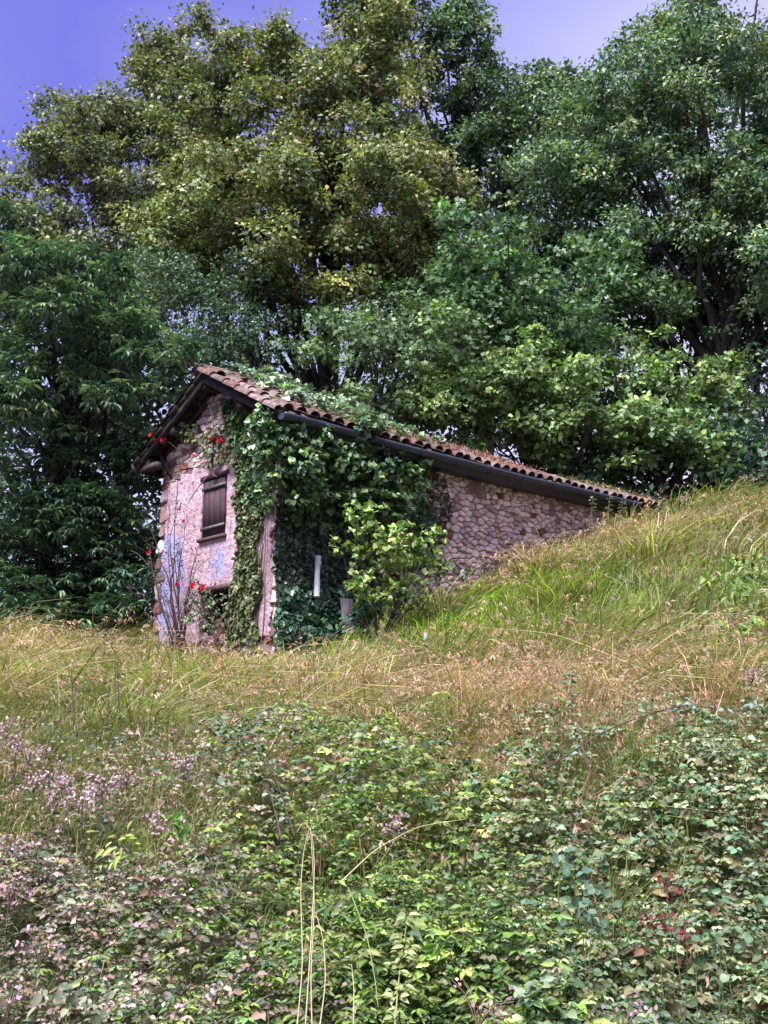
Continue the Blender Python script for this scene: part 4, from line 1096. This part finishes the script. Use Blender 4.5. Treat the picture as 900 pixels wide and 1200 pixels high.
# ------------------------------------------------------------------ grass
_hit = {}
def hit(px, py, h=.25):
    """where the line of sight through px, py meets the grass tops"""
    if (px, py) not in _hit:
        Ys = np.arange(3.6, 26, .05); pts_ = np.array([P(px, py, y_) for y_ in Ys])
        k = np.where(pts_[:, 2] < gz(pts_[:, 0], pts_[:, 1]) + h)[0]
        _hit[(px, py)] = pts_[k[0]] if len(k) else pts_[-1]
    return _hit[(px, py)]
def patchw(x, y, px, py, Yd, rx, ry=None):
    c_ = hit(px, py); ry = ry or rx
    return np.exp(-(((x - c_[0]) / rx) ** 2 + ((y - c_[1]) / ry) ** 2))
BASEC = np.array([.125, .145, .045])
def zone(x, y):
    """mixing weights: tan hay, pink-brown seed heads, fresh green"""
    tan = (2.4 * patchw(x, y, 30, 745, 15.5, 3.2, 3.2) + 1.2 * patchw(x, y, 880, 590, 18, 3, 2) + 1.8 * patchw(x, y, 160, 760, 14.5, 1.6, 1.5) + .5 * patchw(x, y, 60, 800, 10, 2, 1.5)
           + .8 * patchw(x, y, 850, 600, 18.5, 3, 1.8) + .7 * patchw(x, y, 660, 645, 18.8, 1.2, 1.2) + .6 * patchw(x, y, 740, 750, 11.6, 1.8, .7) + .6 * patchw(x, y, 890, 745, 11, 1.1, .7))
    pink = (2.2 * patchw(x, y, 420, 805, 10.5, 1.7, 1.2) + 1.6 * patchw(x, y, 640, 650, 19, 1.6, 1.4) + 1.5 * patchw(x, y, 80, 735, 17, 4, 1.5) + 1.6 * patchw(x, y, 540, 805, 9.8, 1.2, 1.2) + 1.5 * patchw(x, y, 750, 830, 8.6, 2.2, .9) + .6 * patchw(x, y, 270, 785, 11.5, 1.4, 1.)
            + .5 * patchw(x, y, 100, 735, 17.5, 3, .8) + .5 * patchw(x, y, 640, 640, 19, 1.2, .8) + .35 * patchw(x, y, 900, 570, 19.5, 1.8, .8) + .5 * patchw(x, y, 600, 830, 8.6, 1.2, .7))
    fresh = (6 * patchw(x, y, 450, 730, 15.2, 1.7, 2.0) + 3.5 * patchw(x, y, 385, 750, 14.8, 1.1, .8) + 1.6 * patchw(x, y, 540, 720, 14.8, 1.4, 1.0) + .7 * patchw(x, y, 280, 820, 9.5, 1.3, .8) + .6 * patchw(x, y, 130, 790, 11.3, 1.3, .7)
             + .7 * patchw(x, y, 640, 715, 15.5, 2., 1.5) + .5 * patchw(x, y, 400, 850, 7.8, 1.5, .6) + .5 * patchw(x, y, 860, 680, 13.5, 2, 1))
    nzv = .5 + .5 * wob(x, y, 1.7, 4)
    return tan * (.6 + .6 * nzv), pink * (.5 + .8 * nzv), fresh
def grass(n, y0, y1, name, label, Lr=(.35, .75), wd=.011, per=34, spread=.09, droop=False, hd=1.0):
    """tussocks: every one has its own colour, height and lean"""
    nt_ = n // per
    Yt = y0 * (y1 / y0) ** rng.uniform(0, 1, nt_); Xt = rng.uniform(-.40, .42, nt_) * (Yt + .5)
    tan, pink, fresh = zone(Xt, Yt)
    rnd = rng.uniform(0, 1, nt_) * (tan + pink + fresh + .8)
    clt = np.where(rnd < tan, 1, np.where(rnd < tan + pink, 2, np.where(rnd < tan + pink + fresh, 3, 0)))
    pal = {0: [(.16, .20, .065), (.10, .15, .052), (.23, .24, .10), (.17, .155, .08)], 1: [(.34, .26, .15), (.42, .32, .20), (.25, .22, .09)],
           2: [(.36, .20, .15), (.42, .25, .20), (.26, .18, .10), (.18, .19, .06)], 3: [(.17, .28, .035), (.235, .35, .045), (.29, .33, .065), (.12, .20, .04)]}
    Ct = np.zeros((nt_, 3))
    for kk, cs in pal.items():
        mm = clt == kk; Ct[mm] = tint(mm.sum(), cs, .22)
    gu, gzz = GP(236, 742); g0 = c(gu, gzz, .6)
    low = 1 - .72 * np.exp(-(((Xt - g0[0] - .4) / 2.2) ** 2 + ((Yt - g0[1] + 1.2) / 2.6) ** 2)) - .25 * patchw(Xt, Yt, 400, 765, 15.2, 1.6, 1.5) 
    Lt = rng.uniform(*Lr, nt_) * .8 * (.7 + .5 * (.5 + .5 * wob(Xt, Yt, 2.5, 17))) * low * np.where(clt == 3, .8, 1.0)
    azt = 1.2 * wob(Xt, Yt, 1.1, 25) + rng.normal(0, .8, nt_) - .5; lnt = rng.uniform(.2, 1.3, nt_)
    bt = (rng.uniform(.4, 1.35, nt_) if not droop else rng.uniform(1.1, 1.6, nt_)) * np.where(clt == 3, .6, 1)
    ix = np.repeat(np.arange(nt_), per); n = len(ix); cls = clt[ix]
    offs = rng.normal(0, spread, (n, 2)) * np.clip(Yt[ix] / 9, .6, 1.6)[:, None]
    Xv = Xt[ix] + offs[:, 0]; Yv = Yt[ix] + offs[:, 1]
    rel = np.stack([Xv - C0[0], Yv - C0[1]], 1); ua = rel @ A[:2]; ub = rel @ B[:2]
    k = ~((ua > -.03) & (ua < WL) & (ub > -.03) & (ub < WW)); ix, Xv, Yv, cls, offs = ix[k], Xv[k], Yv[k], cls[k], offs[k]; n = len(ix)
    L = Lt[ix] * rng.uniform(.6, 1.25, n); Cc = Ct[ix] * np.exp(rng.normal(0, .22, n))[:, None]
    mixc = rng.uniform(size=n) < .18; Cc[mixc] = tint(mixc.sum(), pal[0] + pal[1][:2], .25)
    oa = np.arctan2(offs[:, 1], offs[:, 0]) + rng.normal(0, .6, n)
    ld = np.stack([np.cos(oa) * .8 + np.cos(azt[ix]) * lnt[ix], np.sin(oa) * .8 + np.sin(azt[ix]) * lnt[ix] - .2, np.zeros(n)], -1)
    bend = np.clip(bt[ix] * rng.uniform(.5, 1.4, n), .1, 1.35)
    root = np.stack([Xv, Yv, gz(Xv, Yv) - .02], -1)
    ts = np.array([0, .35, .7, 1.0] if y0 < 5 or droop else [0, .5, 1.0]); nl_ = len(ts)
    pts_ = []
    for t in ts:
        h = L * (t - .52 * bend * t ** 2.2); s = L * bend * t ** 1.7 * .72
        p = root + ld * s[:, None]; p[:, 2] += h; pts_.append(p)
    pts_ = np.stack(pts_, 1)
    sd_ = rng.normal(size=(n, 3)); sd_[:, 2] *= .3; sd_ = unit(sd_ * .6 + np.array([1, 0, 0]))
    wv = wd * rng.uniform(.5, 1.5, n)[:, None] * np.array([.9, 1, .7, .12] if nl_ == 4 else [.9, 1, .12]) * np.clip(Yv / 11, .7, 1.5)[:, None]
    Lf = pts_ - sd_[:, None] * wv[..., None] * .5; Rt = pts_ + sd_[:, None] * wv[..., None] * .5
    V = np.stack([Lf, Rt], 2).reshape(-1, 3)
    b0 = np.arange(n)[:, None] * 2 * nl_
    F = np.concatenate([b0 + np.array([2 * i, 2 * i + 1, 2 * i + 3, 2 * i + 2]) for i in range(nl_ - 1)], 0)
    q = Bag(); q.add(V, F, np.repeat(Cc, 2 * nl_, 0))
    # seed heads: drooping sprays of small husks near the tips
    hm = np.where((cls == 1) & (rng.uniform(size=n) < .14 * hd) | (cls == 2) & (rng.uniform(size=n) < .34 * hd) | (cls == 0) & (rng.uniform(size=n) < .04 * hd * hd))[0]
    tip = pts_[hm, -1]; bk = pts_[hm, -2] * .6 + tip * .4; m = 5
    t = rng.uniform(.0, 1.1, (len(hm), m))
    pos = bk[:, None] + (tip - bk)[:, None] * t[..., None] + rng.normal(0, .008, (len(hm), m, 3))
    D = (tip - bk)[:, None] / .2 * .6 + np.array([0, 0, -.55]) + rng.normal(0, .35, (len(hm), m, 3))
    hc = np.repeat(tint(len(hm), [(.34, .20, .16), (.28, .18, .12), (.40, .26, .22), (.24, .15, .11)], .25), m, 0)
    k = len(hm) * m; sc_ = np.repeat(np.clip(Yv[hm] / 11, .7, 1.4), m)
    leaves(q, pos.reshape(-1, 3), D.reshape(-1, 3), np.array([0, -1, .3]) + rng.normal(0, .5, (k, 3)), .055 * sc_ * rng.uniform(.6, 1.3, k), .012 * sc_, T4, hc)
    o = q.build(name, M['grass']); tag(o, label, 'grass', kind='stuff'); print(name, q.n)
grass(78000, 10.5, 24, 'meadow_grass', 'long tangled meadow grass, green and straw, on the slope around the barn', Lr=(.35, .85))
grass(68000, 6.0, 10.5, 'meadow_grass', 'seeding meadow grass, pinkish brown and green, above the brambles', Lr=(.3, .7), wd=.008)
grass(26000, 8.0, 22, 'arching_grass', 'long arching grass tufts bowed over on the slope, pale seed heads hanging', Lr=(.75, 1.45), wd=.011, per=52, spread=.10, droop=True, hd=2.2)
grass(6000, 4.6, 6.6, 'bank_grass', 'scattered green grass blades pushing through the brambles', Lr=(.35, .65), wd=.006, per=14, spread=.05)

# ------------------------------------------------------------------ bramble bank
def bzone(x, y):
    left = 1 / (1 + np.exp((x + .55 + .25 * wob(y, x, 2, 6)) * 5)); right = 1 / (1 + np.exp(-(x - .55 - .3 * wob(y, x, 2, 9)) * 5))
    return left, np.clip(1 - left - right, 0, 1), right
def canopy(x, y):
    return gz(x, y) + .34 + .22 * wob(x, y, 1.5, 33) - .30 * np.clip(wob(x, y, 4.6, 27) - .25, 0, .8) + .18 * wob(x, y, 3.2, 14) + .17 * wob(x, y, 8.0, 2) + .07 * wob(x, y, 19, 5)
def bramble_layer(n, y0, y1, topfrac, name, label, fade=None):
    Yv = rng.uniform(y0, y1, n); Xv = rng.uniform(-.43, .43, n) * (Yv + .3)
    top = 6.45 + .5 * wob(Xv, Yv * 0 + 3, 1.5, 8) + np.clip(Xv, -1, 3) * .16
    keep = rng.uniform(size=n) < 1 / (1 + np.exp((Yv - top) * 2.3)); Xv, Yv = Xv[keep], Yv[keep]; n = len(Xv)
    can = canopy(Xv, Yv); g_ = gz(Xv, Yv)
    dep = rng.exponential(.11, n); zz = np.maximum(can - dep, g_ + .02)
    # surface normal for orientation
    e_ = .05; nx_ = -(canopy(Xv + e_, Yv) - can) / e_; ny_ = -(canopy(Xv, Yv + e_) - can) / e_
    Nn = unit(np.stack([nx_, ny_ - .35, np.ones(n)], -1))
    l_, m_, r_ = bzone(Xv, Yv); rn = rng.uniform(size=n); cls = np.where(rn < l_, 0, np.where(rn < l_ + m_, 1, 2))
    q = Bag()
    specs = {0: (.026, .68, T6, [(.125, .15, .09), (.09, .12, .068), (.19, .155, .12), (.05, .09, .05), (.21, .14, .14), (.11, .135, .05), (.07, .11, .08), (.13, .075, .05), (.23, .17, .17), (.20, .13, .14)]),
             1: (.037, .42, T6, [(.095, .165, .037), (.14, .21, .046), (.048, .096, .03), (.175, .195, .06), (.04, .075, .03)]),
             2: (.032, .68, T6, [(.11, .155, .08), (.17, .21, .13), (.05, .095, .045), (.19, .18, .095), (.085, .15, .09), (.06, .10, .04), (.12, .07, .045)])}
    for k, (Ls, wd, T, cs) in specs.items():
        ix = np.where(cls == k)[0]; c0_ = len(ix)
        if not c0_: continue
        # three leaflets: two sides and the tip
        az0 = rng.uniform(0, 6.28, c0_)
        nn = Nn[ix] + rng.normal(0, .5, (c0_, 3))
        LL = Ls * np.exp(rng.normal(0, .32, c0_)) * (1 + .25 * wob(Xv[ix], Yv[ix], 5, 12)); col = 1.3 * tint(c0_, cs, .32) * np.exp(.22 * wob(Xv[ix], Yv[ix], 6, 30))[:, None]
        base = np.stack([Xv[ix], Yv[ix], zz[ix]], -1)
        for da, f_ in ((0, 1.0), (1.25, .85), (-1.25, .85)):
            a_ = az0 + da; D = np.stack([np.cos(a_), np.sin(a_) - .25, -.25 + rng.normal(0, .15, c0_)], -1)
            far = (Yv[ix] > 5.4) | (dep[ix] > .16)
            for sel, TT in ((far, T4), (~far, T)):
                leaves(q, (base + unit(D) * .006)[sel], D[sel], (nn + rng.normal(0, .12, (c0_, 3)))[sel], (LL * f_)[sel], (LL * f_ * wd * rng.uniform(.75, 1.2, c0_))[sel], TT, (col * rng.uniform(.8, 1.2, c0_)[:, None])[sel])
    o = q.build(name, M['leaf']); tag(o, label, 'brambles', kind='stuff'); print(name, q.n)
bramble_layer(92000, 3.2, 8.6, 0, 'brambles', 'dense bank of bramble and bindweed leaves filling the foreground')

GC = 'stems standing in the bramble bank'
def cane(name, label, cat, pts_, r, colr, leafspec=None, nleaf=0, root_down=True, mat_='stem', group=None, taper=.35):
    w_ = np.array([P(*p) for p in pts_])
    t = np.linspace(0, len(w_) - 1, 5 * len(w_)); ln = np.stack([np.interp(t, range(len(w_)), w_[:, k]) for k in range(3)], 1)
    for _ in range(3): ln[1:-1] = (ln[:-2] + 2 * ln[1:-1] + ln[2:]) / 4
    root = empty(name, ln[0], label, cat, group)
    q = Bag(); q.tube(ln, np.linspace(r, r * taper, len(ln)), 5, colr); q.build('stem', M[mat_], root)
    if nleaf:
        Ls, wd, T, cs = leafspec; q = Bag(); ii = rng.integers(2, len(ln), nleaf); pos = ln[ii] + rng.normal(0, .012, (nleaf, 3))
        n = nleaf; az_ = rng.uniform(0, 6.28, n)
        for da in (0, 1.2, -1.2):
            D = np.stack([np.cos(az_ + da), np.sin(az_ + da), rng.normal(-.1, .2, n)], -1)
            LL = Ls * rng.uniform(.7, 1.2, n); leaves(q, pos + unit(D) * .012, D, np.array([0, -.4, 1]) + rng.normal(0, .3, (n, 3)), LL, LL * wd, T, tint(n, cs, .2))
        q.build('foliage', M['leaf'], root)
    return root
BL = (.04, .75, T6, [(.12, .17, .10), (.18, .24, .16), (.08, .12, .06)])
DK = (.07, .045, .05)
cane('bramble_cane', 'dark arching bramble cane left of centre, above the pale dry stalks', 'bramble', [(330, 985, 5.6), (318, 930, 5.9), (285, 880, 6.2), (262, 855, 6.3), (254, 838, 6.35)], .006, DK, BL, 26)
cane('bramble_cane', 'thin bramble cane bowing left beside the dark arching cane', 'bramble', [(345, 980, 5.6), (320, 900, 6.0), (290, 860, 6.2), (272, 850, 6.2)], .004, DK, BL, 16)
cane('bramble_cane', 'bramble cane arching right across the meadow edge with blue-white leaves at its tip', 'bramble', [(380, 930, 6), (430, 885, 6.2), (500, 868, 6.3), (560, 872, 6.3), (600, 880, 6.2)], .005, DK, (.038, .8, T6, [(.20, .25, .24), (.12, .17, .10)]), 22)
cane('bramble_cane', 'leafy bramble cane reaching up at right of centre near the pink seed heads', 'bramble', [(690, 900, 5.9), (672, 850, 6.2), (668, 810, 6.4), (672, 785, 6.5)], .005, DK, BL, 26)
cane('bramble_cane', 'long bramble cane trailing towards the right edge with pale leaves', 'bramble', [(640, 900, 5.9), (720, 850, 6.2), (800, 825, 6.4), (870, 835, 6.4), (905, 815, 6.4)], .005, DK, (.036, .78, T6, [(.15, .20, .14), (.20, .25, .24)]), 34)
cane('bramble_cane', 'reddish bramble cane low down at the right hand side of the bank', 'bramble', [(900, 1000, 4.8), (860, 1050, 4.5), (790, 1085, 4.4), (700, 1130, 4.2), (620, 1160, 4.1)], .003, (.09, .05, .04), BL, 24)
cane('dock_stalk', 'tall dark dock stalk standing alone at left in the meadow', 'plant', [(142, 870, 7.5), (140, 830, 7.6), (138, 795, 7.7), (138, 768, 7.75)], .006, (.06, .04, .045), (.025, .5, T4, [(.08, .05, .05), (.06, .05, .04)]), 40)
cane('dock_stalk', 'shorter dark dock stalk just left of the tall one', 'plant', [(86, 845, 7.6), (85, 815, 7.7), (84, 795, 7.8)], .005, (.06, .045, .045), (.02, .5, T4, [(.08, .05, .05)]), 24)
cane('dock_stalk', 'dark branching dock stalk to the right of the tall one', 'plant', [(128, 860, 7.5), (126, 830, 7.6), (127, 810, 7.7)], .005, (.06, .045, .045), (.02, .5, T4, [(.08, .05, .05)]), 24)
DRY = (.36, .27, .19)
for k, (pts_, lb) in enumerate([
    ([(357, 1215, 3.75), (364, 1110, 4.1), (369, 1020, 4.5), (366, 975, 4.75), (356, 962, 4.8), (348, 975, 4.75)], 'pale dry grass stalk, longest of the bundle at lower centre-left'),
    ([(347, 1215, 3.75), (355, 1130, 4.0), (352, 1040, 4.4), (356, 995, 4.6), (363, 970, 4.8)], 'dry straw stalk on the left side of the pale bundle'),
    ([(366, 1215, 3.75), (364, 1140, 4.0), (369, 1060, 4.3), (364, 970, 4.75)], 'straight dry stalk on the right side of the pale bundle'),
    ([(373, 1215, 3.75), (382, 1150, 3.95), (379, 1100, 4.15), (370, 1070, 4.3)], 'bent dry stalk kinked to the right below the bundle'),
    ([(414, 1210, 3.75), (415, 1160, 3.9), (412, 1130, 4.0)], 'short brown stub of a stalk right of the pale bundle')]):
    cane('dry_stalk', lb, 'stalk', pts_, .0026, DRY, group=None, taper=.5)
cane('arching_straw', 'long straw blade arching up to the right over the bright green leaves', 'stalk', [(398, 1035, 4.4), (440, 995, 4.7), (490, 968, 4.9), (545, 960, 5.0)], .0032, (.42, .36, .2))
cane('arching_straw', 'pale straw blade bowing to the left on the right meadow', 'stalk', [(850, 870, 6.4), (790, 800, 9), (720, 770, 9.6), (650, 742, 10.5), (560, 735, 11)], .007, (.36, .34, .16))
cane('arching_straw', 'straight pale straw leaning right in the pink grass at right', 'stalk', [(820, 890, 6.3), (835, 850, 6.6), (848, 810, 6.8)], .005, (.46, .38, .25))
cane('arching_straw', 'straw blade crossing the meadow edge at centre, leaning right', 'stalk', [(315, 880, 6.8), (340, 835, 7.4), (375, 805, 8), (392, 795, 8.2)], .005, (.42, .34, .2))
cane('green_shoot', 'upright pale green leafy shoot at lower centre', 'plant', [(462, 1215, 3.75), (466, 1160, 3.9), (472, 1110, 4.1), (478, 1075, 4.2)], .004, (.22, .22, .1), (.04, .5, T6, [(.24, .26, .13), (.17, .21, .07)]), 26)
cane('green_shoot', 'thin green stem slanting down left of the bright leaves', 'plant', [(408, 1040, 4.4), (430, 1095, 4.25), (440, 1150, 4.0), (443, 1180, 3.9)], .0025, (.2, .24, .1))

# bindweed with big blue-green leaves
def patch(name, label, cat, centers, n, L, wd, T, cols, mat_='leaf', spread=.09, stem=(.12, .13, .07), up=(0, -.7, .8)):
    c0_ = P(*centers[0]); b_ = c0_.copy(); b_[2] = float(gz(b_[0], b_[1])); root = empty(name, b_, label, cat)
    q = Bag(); s_ = Bag()
    for cc in centers:
        cw = P(*cc); pos = cw + rng.normal(0, spread, (n, 3)) * np.array([1, .5, .8])
        D = rng.normal(0, .7, (n, 3)) + np.array([0, -.3, -.3]); LL = L * rng.uniform(.65, 1.2, n)
        leaves(q, pos, D, np.array(up) + rng.normal(0, .3, (n, 3)), LL, LL * wd, T, tint(n, cols, .2))
        gg = cw.copy(); gg[2] = float(gz(cw[0], cw[1]))
        for i in range(1): s_.tube(bez(gg, (gg + pos[i]) / 2 + rng.normal(0, .03, 3), pos[i], 5), .002, 4, stem)
    s_.build('stem', M['stem'], root); q.build('foliage', M[mat_], root); return root
patch('bindweed', 'bindweed with large rounded blue-green leaves right of centre in the bank', 'plant', [(668, 1020, 4.75), (690, 1035, 4.65), (655, 1010, 4.8), (680, 1060, 4.5), (700, 1050, 4.55), (690, 1088, 4.4)], 9, .034, 1.0, TROUND, [(.06, .12, .075), (.085, .15, .10)], spread=.04)
patch('bindweed', 'pale blue-green bindweed leaves at the right edge of the bank', 'plant', [(840, 1095, 4.2), (875, 1110, 4.15), (885, 1080, 4.3), (815, 1130, 4.1)], 9, .03, 1.0, TROUND, [(.07, .13, .07), (.11, .16, .09)], spread=.06)
patch('bindweed', 'cluster of broad grey-green leaves at the bottom left corner of the bank', 'plant', [(70, 1185, 3.75), (100, 1180, 3.75), (85, 1170, 3.8)], 10, .036, .8, T6, [(.20, .22, .15), (.13, .16, .1)], spread=.05)
patch('red_leaved_bramble', 'bramble sprig with deep crimson dying leaves low on the right of the bank', 'bramble', [(782, 1030, 4.6), (790, 1045, 4.5), (762, 1075, 4.4), (800, 1090, 4.3), (805, 1100, 4.3), (775, 1085, 4.35)], 16, .026, .6, T6, [(.13, .012, .022), (.08, .012, .02), (.12, .04, .035)], spread=.035)
patch('red_leaved_bramble', 'bronze-red bramble tips in the middle of the right meadow edge', 'bramble', [(640, 870, 6.1), (620, 900, 6)], 14, .035, .5, T6, [(.22, .10, .07), (.16, .08, .06)], spread=.06)
patch('fern', 'light green ferny elder shoots at the right edge of the mound', 'plant', [(858, 675, 12.2), (880, 668, 12.2), (900, 680, 12.1), (885, 700, 11.8), (900, 720, 11.6), (860, 745, 11.2)], 60, .11, .5, T6, [(.14, .22, .05), (.19, .27, .06), (.09, .15, .05)], spread=.2, up=(0, -.3, 1))
patch('fern', 'bright green leafy tuft in the middle of the bramble bank at left', 'plant', [(205, 970, 5.4), (215, 965, 5.4)], 10, .06, .35, T6, [(.10, .24, .04), (.16, .26, .05)], spread=.04)
patch('sapling', 'yellow-green five leaved seedling among the left brambles', 'plant', [(135, 985, 5.0), (150, 990, 5.0), (140, 1005, 4.95)], 9, .05, .4, T6, [(.24, .28, .08), (.17, .24, .06)], spread=.04)

# flowering agrimony and seed stems: separate plants
def flower_plant(px, py, Yd, label, cols, n=70, h=.28, spread=.06):
    tpt = P(px, py, Yd); b_ = tpt.copy(); b_[2] = min(tpt[2] - .15, float(gz(b_[0], b_[1])))
    root = empty('wild_flower', b_, label, 'flower', 'pink flower heads in the bank')
    s_ = Bag(); q = Bag(); f_ = Bag()
    top = tpt; s_.tube(bez(b_, (b_ + top) / 2 + rng.normal(0, .02, 3), top, 6), [.004, .004, .0035, .003, .003, .002], 5, (.12, .09, .07))
    nb_ = 6; heads = top + rng.normal(0, spread, (nb_, 3)) * np.array([1, .6, .6])
    for hd in heads: s_.tube([top - Z * .06, (top + hd) / 2, hd], [.003, .002, .002], 4, (.14, .10, .08))
    pos = heads[rng.integers(0, nb_, n)] + rng.normal(0, .02, (n, 3))
    leaves(f_, pos, rng.normal(size=(n, 3)) + Z * .8, np.array([0, -1, .6]) + rng.normal(0, .5, (n, 3)), rng.uniform(.012, .024, n), .013, T4, tint(n, cols, .2))
    m_ = 16; t = rng.uniform(.2, .9, m_)[:, None]; pos = b_ * (1 - t) + top * t; LL = rng.uniform(.03, .055, m_)
    leaves(q, pos, rng.normal(size=(m_, 3)) * np.array([1, 1, .3]), np.array([0, -.2, 1]) + rng.normal(0, .2, (m_, 3)), LL, LL * .4, T6, tint(m_, [(.10, .13, .07), (.15, .16, .09)], .2))
    s_.build('stem', M['stem'], root); tag(f_.build('flower_head', M['petal'], root), kind='stuff'); q.build('foliage', M['leaf'], root)
PK = [(.30, .19, .25), (.38, .28, .35), (.24, .14, .17)]
fl = [(8, 852, 6.6, 'pink-grey flower head highest at the left edge'), (20, 868, 6.4, 'pink-grey flower head just below the highest one at the left edge'), (34, 880, 6.3, 'lilac flower head right of the left edge pair'),
      (60, 905, 6.0, 'small lilac flower head over the left brambles'), (80, 918, 5.9, 'dusty pink flower head left of the broad pink patch'), (104, 925, 5.8, 'pink flower head in the broad pink patch, its left part'), (120, 918, 5.9, 'brightest pink flower head, top of the broad pink patch'),
      (96, 938, 5.7, 'pink flower head in the broad pink patch, its lower part'), (62, 940, 5.7, 'pink flower head left of the lower patch'), (40, 915, 5.9, 'lilac flower head close to the left edge above the dark gap'),
      (12, 1043, 4.9, 'single pale lilac flower head by the left edge halfway down the bank'), (16, 1040, 4.9, 'pale flower head crowded against its single lilac neighbour'), (150, 910, 6.0, 'rosy flower head at the right end of the pink patch'),
      (215, 895, 6.2, 'pale lilac flower head at the meadow edge left of the dark cane'), (190, 965, 5.5, 'dull pink flower head above the bright green tuft'), (5, 990, 5.2, 'pink flower head touching the left edge above the pale lilac one'),
      (250, 1160, 3.95, 'tiny pale flower head at the bottom, left of the straw bundle'), (455, 965, 5.2, 'pink flower head above the arching straw'), (880, 790, 7.2, 'violet-grey flower head at the right edge of the meadow'), (560, 1180, 3.85, 'little pink flower head at the bottom right of centre'), (730, 1190, 3.8, 'small lilac flower at the bottom on the right'),
      (10, 1170, 3.9, 'dusty pink seed head in the bottom left corner'), (48, 1110, 4.3, 'brownish pink seed head above the broad grey leaves')]
for x, y, d, lb in fl: flower_plant(x, y, d, lb, PK, 60 if y < 1000 else 34, spread=.05)

# umbel and thistle stalks by the far end of the gutter
for k, (x, y0, y1, lb) in enumerate([(693, 622, 582, 'tall pale thistle stalk in front of the far end of the gutter'), (713, 615, 580, 'second pale stalk right of the tall thistle by the gutter end'), (728, 612, 588, 'short pale stalk nearest the end of the roof'), (775, 600, 585, 'grass-like stalk just right of the roof end')]):
    cane('thistle_stalk', lb, 'plant', [(x - 3, y0, 18.8), (x, (y0 + y1) / 2, 18.8), (x + 2, y1, 18.7)], .014, (.13, .16, .09), (.07, .35, T4, [(.12, .15, .09), (.22, .2, .14)]), 16)
cane('teasel', 'pale grey teasel head on a stem in the bright green grass', 'plant', [(497, 770, 13.2), (498, 760, 13.1), (499, 750, 13.0), (500, 742, 13.0)], .02, (.35, .4, .36), taper=1.6)
cane('bare_twig', 'thin dark twig leaning in the green grass below the barn', 'twig', [(447, 775, 13), (440, 755, 13.1), (432, 735, 13.2)], .01, (.05, .04, .05))
